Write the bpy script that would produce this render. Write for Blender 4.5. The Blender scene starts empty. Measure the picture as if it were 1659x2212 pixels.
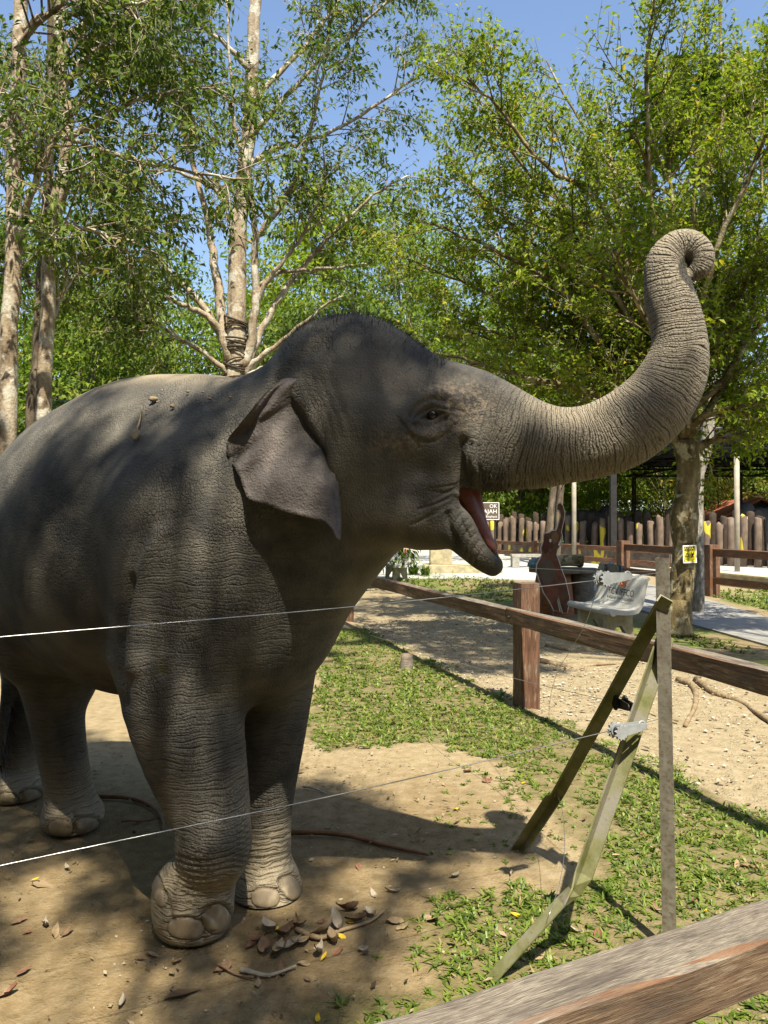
import bpy, bmesh, math, random
import numpy as np
from mathutils import Vector, Matrix

random.seed(7)
rng = np.random.default_rng(11)
scene = bpy.context.scene

# ------------------------------------------------------------------ camera
PITCH = math.atan(19.0 / 1659.0)
CAM_H = 1.6
cam_data = bpy.data.cameras.new('camera')
cam_data.sensor_fit = 'HORIZONTAL'
cam_data.sensor_width = 36.0
cam_data.lens = 36.0
cam_data.clip_start = 0.05
cam_data.clip_end = 800.0
cam = bpy.data.objects.new('camera', cam_data)
cam.location = (0, 0, CAM_H)
cam.rotation_euler = (math.radians(90) + PITCH, 0, 0)
scene.collection.objects.link(cam)
scene.camera = cam

# ------------------------------------------------------------------ sky, sun
SHADE_T = 0.425
SHX, SHY = -0.15, 0.60                    # where a metre of height throws its shadow
SUN_EL = math.atan(1.0 / math.hypot(SHX, SHY))
SUN_AZ = math.atan2(-SHX, -SHY)           # from +Y clockwise
world = bpy.data.worlds.new('World')
scene.world = world
world.use_nodes = True
wn = world.node_tree.nodes
sky = wn.new('ShaderNodeTexSky')
sky.sky_type = 'NISHITA'
sky.sun_disc = False
sky.sun_elevation = SUN_EL
sky.sun_rotation = SUN_AZ
sky.altitude = 50
sky.air_density = 1.0
sky.dust_density = 1.2
sky.ozone_density = 1.3
wn['Background'].inputs['Strength'].default_value = 0.12
world.node_tree.links.new(sky.outputs[0], wn['Background'].inputs['Color'])
sun_data = bpy.data.lights.new('sun', 'SUN')
sun_data.energy = 5.0
sun_data.angle = math.radians(0.53)
sun_data.color = (1.0, 0.925, 0.755)
sun = bpy.data.objects.new('sun', sun_data)
sun.rotation_euler = Vector((-SHX, -SHY, 1.0)).to_track_quat('Z', 'Y').to_euler()
sun.location = (3, -10, 20)
scene.collection.objects.link(sun)

scene.view_settings.view_transform = 'Standard'
scene.view_settings.look = 'None'
scene.view_settings.gamma = 1.0
scene.view_settings.exposure = 1.1
scene.render.engine = 'CYCLES'
scene.cycles.max_bounces = 5
scene.cycles.diffuse_bounces = 2
scene.cycles.glossy_bounces = 2
scene.cycles.transmission_bounces = 2
scene.cycles.transparent_max_bounces = 4
scene.cycles.use_denoising = True
scene.cycles.caustics_reflective = False
scene.cycles.caustics_refractive = False

# ------------------------------------------------------------------ helpers
U0, V0, FPX = 829.5, 1106.0, 1659.0
CP, SP = math.cos(PITCH), math.sin(PITCH)

def P(u, v, d):
    """measured picture point at depth d -> place in the world"""
    a = (u - U0) / FPX
    b = (V0 - v) / FPX
    yy = CP - b * SP
    zz = SP + b * CP
    return np.array([a * d / yy, d, CAM_H + zz * d / yy])

def G(u, v, z=0.0):
    """the point of the plane at height z that is seen there"""
    a = (u - U0) / FPX
    b = (V0 - v) / FPX
    yy = CP - b * SP
    zz = SP + b * CP
    t = (z - CAM_H) / zz
    return np.array([a * t, yy * t, z])

def new_obj(name, data, parent=None):
    o = bpy.data.objects.new(name, data)
    scene.collection.objects.link(o)
    if parent is not None:
        o.parent = parent
        o.matrix_parent_inverse = Matrix.Translation(-Vector(parent.location))
    return o

def tag(o, label=None, cat=None, group=None, kind=None):
    if label: o['label'] = label
    if cat: o['category'] = cat
    if group: o['group'] = group
    if kind: o['kind'] = kind
    return o

def thing(name, loc, label, cat, group=None):
    o = bpy.data.objects.new(name, None)
    o.empty_display_size = 0.1
    o.location = Vector([float(c) for c in loc])
    scene.collection.objects.link(o)
    return tag(o, label, cat, group)

def make_mesh(name, verts, faces, mat=None, smooth=False, attrs=None):
    """verts Nx3, faces MxK int array or list of such arrays"""
    verts = np.asarray(verts, dtype=np.float32)
    if not isinstance(faces, (list, tuple)):
        faces = [faces]
    faces = [np.asarray(f, dtype=np.int32) for f in faces if len(f)]
    me = bpy.data.meshes.new(name)
    me.vertices.add(len(verts))
    me.vertices.foreach_set('co', verts.ravel())
    nl = sum(f.size for f in faces)
    me.loops.add(nl)
    me.loops.foreach_set('vertex_index', np.concatenate([f.ravel() for f in faces]))
    npoly = sum(len(f) for f in faces)
    me.polygons.add(npoly)
    sizes = np.concatenate([np.full(len(f), f.shape[1], np.int32) for f in faces])
    starts = np.concatenate([[0], np.cumsum(sizes)[:-1]]).astype(np.int32)
    me.polygons.foreach_set('loop_start', starts)
    me.polygons.foreach_set('use_smooth', np.full(npoly, bool(smooth)))
    for k, a in (attrs or {}).items():
        at = me.attributes.new(k, 'FLOAT', 'POINT')
        at.data.foreach_set('value', np.asarray(a, dtype=np.float32))
    me.update(calc_edges=True)
    me.validate()
    if mat: me.materials.append(mat)
    return me

class MB:
    """collects verts and faces of one mesh"""
    def __init__(self):
        self.v = []; self.q = []; self.t = []; self.n = 0; self.big = []
    def add(self, v, q=None, t=None):
        v = np.asarray(v, dtype=np.float32)
        if q is not None and len(q): self.q.append(np.asarray(q) + self.n)
        if t is not None and len(t): self.t.append(np.asarray(t) + self.n)
        self.v.append(v); self.n += len(v)
    def mesh(self, name, mat=None, smooth=False, attrs=None):
        fs = []
        if self.q: fs.append(np.concatenate(self.q))
        if self.t: fs.append(np.concatenate(self.t))
        return make_mesh(name, np.concatenate(self.v), fs, mat, smooth, attrs)
    def box(self, c, half, ax=None, taper=1.0):
        """box with centre c, half sizes, axes ax (3 rows)"""
        ax = np.eye(3) if ax is None else np.asarray(ax, float)
        vs = []
        for sz in (-1, 1):
            k = taper if sz > 0 else 1.0
            for sx, sy in ((-1, -1), (1, -1), (1, 1), (-1, 1)):
                vs.append(np.asarray(c) + ax[0] * sx * half[0] * k + ax[1] * sy * half[1] * k + ax[2] * sz * half[2])
        self.add(vs, [[0, 3, 2, 1], [4, 5, 6, 7], [0, 1, 5, 4], [1, 2, 6, 5], [2, 3, 7, 6], [3, 0, 4, 7]])
    def tube(self, pts, rad, n=6, cap=True):
        pts = np.asarray(pts, float); rad = np.broadcast_to(np.asarray(rad, float), (len(pts),))
        m = len(pts)
        tan = np.gradient(pts, axis=0)
        tan /= np.linalg.norm(tan, axis=1)[:, None] + 1e-9
        ref = np.array([0., 0, 1]) if abs(tan[0][2]) < 0.9 else np.array([1., 0, 0])
        a = np.cross(tan[0], ref); a /= np.linalg.norm(a)
        ang = np.arange(n) * 2 * math.pi / n
        vs = np.zeros((m, n, 3))
        for i in range(m):
            a = a - tan[i] * np.dot(a, tan[i]); a /= np.linalg.norm(a) + 1e-9
            b = np.cross(tan[i], a)
            vs[i] = pts[i] + rad[i] * (np.cos(ang)[:, None] * a + np.sin(ang)[:, None] * b)
        idx = np.arange(m * n).reshape(m, n)
        q = np.stack([idx[:-1], np.roll(idx, -1, 1)[:-1], np.roll(idx, -1, 1)[1:], idx[1:]], -1).reshape(-1, 4)
        v = vs.reshape(-1, 3)
        t = []
        if cap:
            v = np.vstack([v, pts[0], pts[-1]])
            for k in range(n):
                t.append([m * n, (k + 1) % n, k])
                t.append([m * n + 1, (m - 1) * n + k, (m - 1) * n + (k + 1) % n])
        self.add(v, q, t)

def spline(pts, n):
    """Catmull-Rom resample of rows (any width)"""
    p = np.asarray(pts, float)
    p = np.vstack([2 * p[0] - p[1], p, 2 * p[-1] - p[-2]])
    out = []
    segs = len(p) - 3
    for i in range(n):
        t = i / (n - 1) * segs
        k = min(int(t), segs - 1); t -= k
        a, b, c, d = p[k], p[k + 1], p[k + 2], p[k + 3]
        out.append(0.5 * ((2 * b) + (c - a) * t + (2 * a - 5 * b + 4 * c - d) * t ** 2 + (3 * b - a - 3 * c + d) * t ** 3))
    return np.array(out)

# value noise in numpy (for placing things)
_tab = np.random.default_rng(5).random((64, 64))
def vnoise(x, y):
    x = np.asarray(x, float); y = np.asarray(y, float)
    xi = np.floor(x).astype(int); yi = np.floor(y).astype(int)
    fx = x - xi; fy = y - yi
    fx = fx * fx * (3 - 2 * fx); fy = fy * fy * (3 - 2 * fy)
    g = lambda i, j: _tab[i % 64, j % 64]
    return (g(xi, yi) * (1 - fx) + g(xi + 1, yi) * fx) * (1 - fy) + (g(xi, yi + 1) * (1 - fx) + g(xi + 1, yi + 1) * fx) * fy
def fbm(x, y):
    return 0.55 * vnoise(x, y) + 0.3 * vnoise(x * 2.1 + 7, y * 2.1 + 3) + 0.15 * vnoise(x * 4.3 + 1, y * 4.3 + 9)

def inside(px, py, poly):
    poly = np.asarray(poly, float)
    r = np.zeros(np.shape(px), bool)
    j = len(poly) - 1
    for i in range(len(poly)):
        xi, yi = poly[i]; xj, yj = poly[j]
        c = ((yi > py) != (yj > py)) & (px < (xj - xi) * (py - yi) / (yj - yi + 1e-12) + xi)
        r ^= c
        j = i
    return r

# ------------------------------------------------------------------ material helper
class NT:
    def __init__(self, name):
        self.m = bpy.data.materials.new(name)
        self.m.use_nodes = True
        self.t = self.m.node_tree
        self.n = self.t.nodes
        self.b = self.n['Principled BSDF']
        self.out = self.n['Material Output']
    def node(self, typ, **kw):
        nd = self.n.new(typ)
        for k, v in kw.items():
            if k.startswith('i_'):
                key = k[2:]
                key = int(key) if key.isdigit() else key.replace('_', ' ')
                self.set(nd.inputs[key], v)
            else:
                setattr(nd, k, v)
        return nd
    def set(self, sock, v):
        if isinstance(v, bpy.types.NodeSocket): self.t.links.new(v, sock)
        elif isinstance(v, (tuple, list)) and len(v) == 3 and sock.type == 'RGBA': sock.default_value = (*v, 1)
        else: sock.default_value = v
    def math(self, op, a, b=None, c=None, clamp=False):
        nd = self.n.new('ShaderNodeMath'); nd.operation = op; nd.use_clamp = clamp
        self.set(nd.inputs[0], a)
        if b is not None: self.set(nd.inputs[1], b)
        if c is not None: self.set(nd.inputs[2], c)
        return nd.outputs[0]
    def attr(self, name, out='Fac'):
        nd = self.n.new('ShaderNodeAttribute'); nd.attribute_name = name
        return nd.outputs[out]
    def obj(self):
        return self.node('ShaderNodeTexCoord').outputs['Object']
    def mapped(self, vec, scale=(1, 1, 1), loc=(0, 0, 0), rot=(0, 0, 0)):
        nd = self.n.new('ShaderNodeMapping')
        self.set(nd.inputs['Vector'], vec)
        nd.inputs['Scale'].default_value = scale
        nd.inputs['Location'].default_value = loc
        nd.inputs['Rotation'].default_value = rot
        return nd.outputs[0]
    def noise(self, vec, scale, detail=4, rough=0.55, out=0):
        nd = self.n.new('ShaderNodeTexNoise')
        self.set(nd.inputs['Vector'], vec)
        nd.inputs['Scale'].default_value = scale
        nd.inputs['Detail'].default_value = detail
        nd.inputs['Roughness'].default_value = rough
        return nd.outputs[out]
    def voronoi(self, vec, scale, feature='F1', out=0, rand=1.0):
        nd = self.n.new('ShaderNodeTexVoronoi'); nd.feature = feature
        self.set(nd.inputs['Vector'], vec)
        nd.inputs['Scale'].default_value = scale
        nd.inputs['Randomness'].default_value = rand
        return nd.outputs[out]
    def ramp(self, fac, stops):
        nd = self.n.new('ShaderNodeValToRGB')
        self.set(nd.inputs[0], fac)
        el = nd.color_ramp.elements
        while len(el) < len(stops): el.new(0.5)
        for e, (p, c) in zip(el, stops):
            e.position = p
            e.color = (c, c, c, 1) if not isinstance(c, (tuple, list)) else (*c, 1)
        return nd.outputs[0]
    def mix(self, fac, a, b, blend='MIX'):
        nd = self.n.new('ShaderNodeMix'); nd.data_type = 'RGBA'; nd.blend_type = blend
        self.set(nd.inputs[0], fac)
        self.set(nd.inputs[6], a); self.set(nd.inputs[7], b)
        return nd.outputs[2]
    def bump(self, height, strength=0.5, dist=0.01, normal=None):
        nd = self.n.new('ShaderNodeBump')
        nd.inputs['Strength'].default_value = strength
        nd.inputs['Distance'].default_value = dist
        self.set(nd.inputs['Height'], height)
        if normal is not None: self.set(nd.inputs['Normal'], normal)
        return nd.outputs[0]
    def fin(self, color, rough=0.7, normal=None, spec=0.3, metal=0.0):
        self.set(self.b.inputs['Base Color'], color)
        self.set(self.b.inputs['Roughness'], rough)
        self.set(self.b.inputs['Specular IOR Level'], spec)
        self.set(self.b.inputs['Metallic'], metal)
        if normal is not None: self.set(self.b.inputs['Normal'], normal)
        return self.m
# ------------------------------------------------------------------ elephant
class SDF:
    """signed distance grid, blended primitives, surface nets"""
    def __init__(self, lo, hi, h):
        self.lo = np.array(lo, float); self.h = h
        self.n = np.ceil((np.array(hi) - self.lo) / h).astype(int) + 1
        self.f = np.full(self.n, 0.6, np.float32)
        self.ax = [(self.lo[i] + h * np.arange(self.n[i])).astype(np.float32) for i in range(3)]
    def region(self, lo, hi):
        a = np.clip(((np.array(lo) - self.lo) / self.h).astype(int), 0, self.n - 1)
        b = np.clip(((np.array(hi) - self.lo) / self.h).astype(int) + 2, 1, self.n)
        s = tuple(slice(a[i], b[i]) for i in range(3))
        X = self.ax[0][s[0]][:, None, None]; Y = self.ax[1][s[1]][None, :, None]; Z = self.ax[2][s[2]][None, None, :]
        return s, X, Y, Z
    def union(self, s, d, k):
        f = self.f[s]
        if k <= 0:
            self.f[s] = np.minimum(f, d); return
        hh = np.clip(0.5 + 0.5 * (f - d) / k, 0, 1)
        self.f[s] = f * (1 - hh) + d * hh - k * hh * (1 - hh)
    def cut(self, s, d, k):
        f = self.f[s]
        hh = np.clip(0.5 - 0.5 * (f + d) / k, 0, 1)
        self.f[s] = f * (1 - hh) - d * hh + k * hh * (1 - hh)
    def cone_d(self, X, Y, Z, p1, r1, p2, r2, axis=None, squash=1.0):
        p1 = np.asarray(p1, np.float32); ba = np.asarray(p2, np.float32) - p1
        dx, dy, dz = X - p1[0], Y - p1[1], Z - p1[2]
        t = np.clip((dx * ba[0] + dy * ba[1] + dz * ba[2]) / max(float(ba @ ba), 1e-9), 0, 1)
        dx = dx - t * ba[0]; dy = dy - t * ba[1]; dz = dz - t * ba[2]
        if axis is not None:
            w = dx * axis[0] + dy * axis[1] + dz * axis[2]
            kk = 1.0 / squash - 1.0
            dx = dx + kk * w * axis[0]; dy = dy + kk * w * axis[1]; dz = dz + kk * w * axis[2]
        return np.sqrt(dx * dx + dy * dy + dz * dz) - (r1 + t * (r2 - r1))
    def cone(self, p1, r1, p2, r2, k=0.05, axis=None, squash=1.0, cut=False):
        p1 = np.asarray(p1, float); p2 = np.asarray(p2, float)
        pad = max(r1, r2) * max(1.0, squash) + k + 0.06
        s, X, Y, Z = self.region(np.minimum(p1, p2) - pad, np.maximum(p1, p2) + pad)
        d = self.cone_d(X, Y, Z, p1, r1, p2, r2, axis, squash)
        (self.cut if cut else self.union)(s, d, k)
    def chain(self, pts, k=0.05, axis=None, squash=1.0, n=None, cut=False):
        """rows x,y,z,r -> one swept body, blended as a whole"""
        pts = spline(pts, n) if n else np.asarray(pts, float)
        pad = pts[:, 3].max() * max(1.0, squash) + k + 0.06
        s, X, Y, Z = self.region(pts[:, :3].min(0) - pad, pts[:, :3].max(0) + pad)
        d = None
        for a, b in zip(pts[:-1], pts[1:]):
            e = self.cone_d(X, Y, Z, a[:3], a[3], b[:3], b[3], axis, squash)
            d = e if d is None else np.minimum(d, e)
        (self.cut if cut else self.union)(s, d, k)
    def ell(self, c, rad, axes, k=0.05, cut=False):
        c = np.asarray(c, np.float32); axes = np.asarray(axes, np.float32)
        pad = max(rad) + k + 0.06
        s, X, Y, Z = self.region(c - pad, c + pad)
        k0 = 0; k1 = 0
        for a, r in zip(axes, rad):
            w = (X - c[0]) * a[0] + (Y - c[1]) * a[1] + (Z - c[2]) * a[2]
            k0 = k0 + (w / r) ** 2; k1 = k1 + (w / r ** 2) ** 2
        k0 = np.sqrt(k0); k1 = np.sqrt(k1) + 1e-6
        (self.cut if cut else self.union)(s, k0 * (k0 - 1) / k1, k)
    def mesh(self):
        f = self.f; n = f.shape
        ins = f < 0
        # active cells
        c = np.zeros((n[0] - 1, n[1] - 1, n[2] - 1), np.uint8)
        for i in (0, 1):
            for j in (0, 1):
                for k in (0, 1):
                    c += ins[i:n[0] - 1 + i, j:n[1] - 1 + j, k:n[2] - 1 + k]
        act = (c > 0) & (c < 8)
        I = np.argwhere(act)
        idx = np.full(act.shape, -1, np.int32); idx[act] = np.arange(len(I))
        acc = np.zeros((len(I), 3)); cnt = np.zeros(len(I))
        cor = [(i, j, k) for i in (0, 1) for j in (0, 1) for k in (0, 1)]
        val = {o: f[I[:, 0] + o[0], I[:, 1] + o[1], I[:, 2] + o[2]] for o in cor}
        for a in cor:
            for ax in range(3):
                if a[ax]: continue
                b = list(a); b[ax] = 1; b = tuple(b)
                va, vb = val[a], val[b]
                m = (va < 0) != (vb < 0)
                t = va[m] / (va[m] - vb[m])
                p = np.tile(np.array(a, float), (m.sum(), 1)); p[:, ax] += t
                acc[m] += p; cnt[m] += 1
        verts = self.lo + self.h * (I + acc / cnt[:, None])
        quads = []
        for ax in range(3):
            a1, a2 = (ax + 1) % 3, (ax + 2) % 3
            sl0 = [slice(None)] * 3; sl1 = [slice(None)] * 3
            sl0[ax] = slice(0, -1); sl1[ax] = slice(1, None)
            e = ins[tuple(sl0)] != ins[tuple(sl1)]
            E = np.argwhere(e)
            ok = (E[:, a1] > 0) & (E[:, a2] > 0) & (E[:, a1] < n[a1] - 1) & (E[:, a2] < n[a2] - 1)
            E = E[ok]
            flip = ins[tuple(E.T)]
            def cell(o1, o2):
                q = E.copy(); q[:, a1] -= o1; q[:, a2] -= o2
                return idx[tuple(q.T)]
            q = np.stack([cell(1, 1), cell(0, 1), cell(0, 0), cell(1, 0)], 1)
            q[~flip] = q[~flip][:, ::-1]
            quads.append(q)
        return verts, np.concatenate(quads)

def smooth_mesh(v, q, it=2, lam=0.5):
    e = np.concatenate([q[:, [0, 1]], q[:, [1, 2]], q[:, [2, 3]], q[:, [3, 0]]])
    e = np.concatenate([e, e[:, ::-1]])
    deg = np.bincount(e[:, 0], minlength=len(v)).astype(float)[:, None]
    for _ in range(it):
        s = np.stack([np.bincount(e[:, 0], weights=v[e[:, 1], k], minlength=len(v)) for k in range(3)], 1) / np.maximum(deg, 1)
        v = v + lam * (s - v)
    return v

YAW = math.radians(40)
HD = np.array([math.cos(YAW), -math.sin(YAW), 0.0])      # body heading
RT = np.array([-math.sin(YAW), -math.cos(YAW), 0.0])     # its right side, towards the camera
UP = np.array([0.0, 0, 1])
SH = np.array([-0.62, 3.26, 0.0])                        # ground point under the shoulders
def B(f, s, z): return SH + HD * f + RT * s + UP * z
BAX = np.array([HD, RT, UP])
HSL = 0.25
HX = np.array([1, -HSL, 0.0]); HX /= np.linalg.norm(HX)  # head heading
HR = np.array([-HSL, -1, 0.0]); HR /= np.linalg.norm(HR) # head's right side
HAX = np.array([HX, HR, UP])
def HP(u, v, s=0.0):
    """point of the head's middle plane, moved s metres towards its right side"""
    a = (u - U0) / FPX
    d = (2.98 - 0.025) / (1 + HSL * a)
    return P(u, v, d) + HR * s
PXM = 1659 / 2.95
def hrow(u, v, rpx, s=0.0):
    return [*HP(u, v, s), rpx / PXM]
def row(u, v, d, r):
    return [*P(u, v, d), r]

TRUNK_PX = [(985, 925, 128), (1060, 940, 112), (1130, 957, 94), (1200, 963, 80), (1270, 956, 76), (1335, 934, 78),
            (1390, 897, 76), (1432, 850, 70), (1458, 800, 63), (1468, 750, 54), (1462, 700, 51), (1448, 650, 49),
            (1436, 603, 41), (1437, 563, 37), (1460, 532, 31), (1491, 529, 29), (1514, 553, 27), (1509, 583, 21), (1491, 592, 13)]

def build_elephant():
    g = SDF((-2.75, 2.2, -0.03), (1.45, 5.1, 2.85), 0.0125)
    # ---- barrel, rump, withers
    g.ell(B(-0.75, 0.0, 1.50), (0.95, 0.60, 0.735), BAX, 0.0)
    g.ell(B(-1.25, 0.0, 1.50), (0.60, 0.50, 0.68), BAX, 0.12)
    g.ell(B(-0.10, 0.0, 1.48), (0.55, 0.47, 0.66), BAX, 0.15)
    g.ell(B(-0.55, 0.0, 1.95), (0.80, 0.26, 0.30), BAX, 0.2)
    # haunches
    for s in (1, -1):
        g.ell(B(-1.36, 0.26 * s, 1.28), (0.40, 0.24, 0.50), BAX, 0.12)
    # ---- neck
    nk0 = B(0.02, 0.03, 1.58); nk1 = HP(770, 960)
    g.cone(nk0, 0.47, nk1, 0.33, 0.15)
    g.cone(B(0.05, 0, 1.85), 0.26, HP(720, 850), 0.24, 0.12)
    g.cone(B(0.10, 0.0, 1.25), 0.34, HP(800, 1085), 0.20, 0.12)          # throat
    g.ell(B(0.14, 0.0, 1.26), (0.26, 0.34, 0.36), BAX, 0.12)            # chest
    # ---- head
    for s in (0.105, -0.105):
        g.ell(HP(768, 848, s), (165 / PXM, 0.20, 155 / PXM), HAX, 0.10)
    g.ell(HP(800, 930), (200 / PXM, 0.285, 205 / PXM), HAX, 0.08)
    g.cone(HP(770, 1040), 0.24, HP(905, 1065), 0.185, 0.07, HR, 0.98)
    g.cone(HP(870, 905), 0.24, HP(990, 930), 0.215, 0.08, HR, 0.95)
    g.cone(HP(800, 1095, 0.1), 0.13, HP(930, 1105, 0.07), 0.12, 0.06)
    g.cone(HP(800, 1095, -0.1), 0.13, HP(930, 1105, -0.07), 0.12, 0.06)
    # cheek bone and temple
    g.cone(HP(800, 925, 0.24), 0.07, HP(905, 945, 0.215), 0.055, 0.08)
    g.cone(HP(690, 850, 0.20), 0.08, HP(730, 1010, 0.24), 0.08, 0.08)
    # trunk
    tr = spline([hrow(*t) for t in TRUNK_PX], 70)
    # ripple rings
    g.chain(tr, 0.07, HR, 0.94)
    # wide trunk root and lip
    g.cone(HP(995, 985, 0.10), 0.13, HP(1075, 1005, 0.07), 0.085, 0.05)
    g.cone(HP(995, 985, -0.10), 0.13, HP(1075, 1005, -0.07), 0.085, 0.05)
    g.cone(HP(1040, 1008, 0.05), 0.075, HP(1180, 1010, 0.03), 0.06, 0.05)
    # lower jaw with its hanging tip
    for s in (0.055, -0.055):
        g.chain([hrow(930, 1110, 78, s), hrow(990, 1128, 56, s), hrow(1022, 1168, 41, s * 0.9), hrow(1047, 1200, 32, s * 0.6), hrow(1064, 1222, 20, s * 0.3)], 0.035, n=14)
    # mouth: cut between jaw and trunk
    g.chain([hrow(972, 1062, 10), hrow(1010, 1075, 18), hrow(1050, 1105, 26), hrow(1090, 1150, 40)], 0.03, HR, 6.0, n=12, cut=True)
    g.chain([hrow(985, 1075, 12, -0.0), hrow(1020, 1115, 17, 0), hrow(1052, 1160, 15, 0), hrow(1075, 1195, 10, 0)], 0.02, HR, 2.2, n=12, cut=True)
    # cheek fold at the corner of the mouth
    g.chain([hrow(930, 1055, 22, 0.17), hrow(960, 1048, 22, 0.17), hrow(990, 1043, 16, 0.15)], 0.03)
    g.chain([hrow(955, 1090, 30, 0.15), hrow(980, 1075, 20, 0.14)], 0.03)
    # groove between cheek and trunk root
    g.chain([hrow(985, 960, 8, 0.27), hrow(998, 995, 14, 0.25), hrow(1000, 1030, 12, 0.22)], 0.05, cut=True)
    # hollow behind the cheek, in front of the ear
    g.chain([hrow(655, 885, 14, 0.30), hrow(690, 925, 20, 0.31), hrow(735, 1000, 22, 0.31), hrow(745, 1080, 16, 0.30)], 0.05, cut=True)
    # ---- near front leg
    g.chain([row(425, 1130, 3.12, .33), row(400, 1300, 3.07, .275), row(390, 1470, 3.03, .236), row(414, 1600, 3.02, .207),
             row(440, 1700, 3.01, .174), row(457, 1770, 2.99, .150), row(460, 1830, 2.98, .143), row(450, 1880, 3.0, .118), row(430, 1930, 3.03, .118)], 0.10, n=26)
    g.cone(P(330, 1440, 3.16), 0.17, P(310, 1555, 3.13), 0.06, 0.09)      # skin at the elbow
    g.cone(P(475, 1835, 2.93), 0.10, P(470, 1815, 2.92), 0.10, 0.05)      # wrist
    g.ell(P(415, 1935, 3.04), (0.158, 0.15, 0.165), np.eye(3), 0.05)
    g.ell(P(418, 1985, 3.01), (0.140, 0.13, 0.10), np.eye(3), 0.05)
    # ---- far front leg
    g.chain([row(610, 1150, 3.40, .30), row(598, 1330, 3.42, .215), row(594, 1480, 3.42, .172), row(585, 1600, 3.41, .148), row(574, 1700, 3.41, .132),
             row(572, 1770, 3.40, .118), row(571, 1830, 3.38, .117), row(572, 1875, 3.38, .104), row(576, 1915, 3.37, .12)], 0.08, n=24)
    g.ell(P(577, 1905, 3.36), (0.142, 0.155, 0.125), np.eye(3), 0.04)
    g.ell(P(578, 1928, 3.33), (0.148, 0.150, 0.085), np.eye(3), 0.03)
    # ---- near hind leg
    g.chain([row(170, 1270, 4.15, .34), row(135, 1420, 4.10, .235), row(122, 1520, 4.08, .155), row(130, 1600, 4.08, .130), row(146, 1690, 4.08, .122), row(155, 1750, 4.06, .135)], 0.10, n=18)
    g.ell(P(158, 1762, 4.04), (0.155, 0.17, 0.10), np.eye(3), 0.04)
    # ---- far hind leg
    g.chain([row(95, 1320, 4.55, .27), row(70, 1470, 4.60, .17), row(52, 1580, 4.58, .135), row(46, 1660, 4.56, .125), row(43, 1705, 4.52, .13)], 0.10, n=16)
    g.ell(P(40, 1700, 4.48), (0.145, 0.16, 0.10), np.eye(3), 0.04)
    # ---- tail
    g.chain([row(44, 1320, 4.55, .055), row(27, 1425, 4.50, .045), row(15, 1505, 4.42, .035), row(6, 1580, 4.38, .028), row(-2, 1650, 4.36, .018)], 0.03, n=12)
    v, q = g.mesh()
    v = smooth_mesh(v, q, 3, 0.5)
    v[:, 2] = np.maximum(v[:, 2], 0.002)
    return v, q, tr

EAR_OUT = [(652, 800), (628, 812), (606, 822), (570, 850), (537, 893), (513, 922), (490, 954), (494, 995), (509, 1013), (525, 1052), (539, 1080), (578, 1091),
           (610, 1105), (651, 1115), (696, 1127), (716, 1142), (732, 1168), (735, 1133), (733, 1085), (727, 1035), (718, 988), (710, 956)]
EAR_DEP = [.265, .30, .33, .36, .37, .36, .345, .36, .375, .385, .395, .40, .405, .41, .415, .415, .41, .385, .345, .305, .275, .255]
EAR_IN = [(662, 812), (668, 840), (676, 872), (688, 905), (700, 930), (708, 948)]

def build_ear(side=1):
    M, K = 90, 26
    o = spline([(*p, d) for p, d in zip(EAR_OUT, EAR_DEP)], M)
    i = spline([(*p, 0.25) for p in EAR_IN], M)
    front = np.zeros((M, K, 3)); back = np.zeros((M, K, 3))
    tt = np.zeros((M, K)); 
    for a in range(M):
        for b in range(K):
            t = b / (K - 1)
            u, v, s = i[a] * (1 - t) + o[a] * t
            fa = a / (M - 1)
            bulge = (0.042 - 0.034 * max(0, min(1, (fa - 0.62) / 0.2))) * math.sin(math.pi * min(1, t * 1.05)) + 0.010 * math.sin(a * 0.23 + t * 4.0) * t + 0.0035 * math.sin(fa * 46 + 5 * t) * t
            # the upper back rim rolls over
            roll = max(0.0, 1 - abs(a / (M - 1) - 0.19) / 0.13)
            fold = 0.022 * roll * max(0, (t - 0.8) / 0.2) ** 1.2 - 0.022 * roll * math.exp(-((t - 0.74) / 0.07) ** 2)
            crease = -0.030 * math.exp(-((a / (M - 1) - 0.345) / 0.018) ** 2) * max(0, (t - 0.55) / 0.45) + 0.022 * math.exp(-((a / (M - 1) - 0.385) / 0.02) ** 2) * max(0, (t - 0.55) / 0.45)
            s2 = s + bulge + fold + crease
            th = 0.014 * (1 - 0.75 * t ** 3) + 0.003
            w = HP(u, v, 0.0)
            if side > 0:
                # seen shape is kept: slide along the view ray
                d0 = w[1]; ss = s2 / abs(HR[1])
                front[a, b] = P(u, v, d0 - ss)
                back[a, b] = front[a, b] - HR * th * 2
            else:
                front[a, b] = w - HR * s2
                back[a, b] = front[a, b] + HR * th * 2
            tt[a, b] = t
    idx = np.arange(M * K).reshape(M, K)
    q1 = np.stack([idx[:-1, :-1], idx[1:, :-1], idx[1:, 1:], idx[:-1, 1:]], -1).reshape(-1, 4)
    q2 = q1[:, ::-1] + M * K
    rim = np.stack([idx[:-1, -1], idx[1:, -1], idx[1:, -1] + M * K, idx[:-1, -1] + M * K], -1)
    e0 = np.stack([idx[0, :-1], idx[0, 1:], idx[0, 1:] + M * K, idx[0, :-1] + M * K], -1)
    e1 = np.stack([idx[-1, :-1], idx[-1, 1:], idx[-1, 1:] + M * K, idx[-1, :-1] + M * K], -1)[:, ::-1]
    q = np.concatenate([q1, q2, rim, e0, e1])
    if side < 0: q = q[:, ::-1]
    return np.concatenate([front.reshape(-1, 3), back.reshape(-1, 3)]), q, np.concatenate([tt.ravel(), tt.ravel()])
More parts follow.
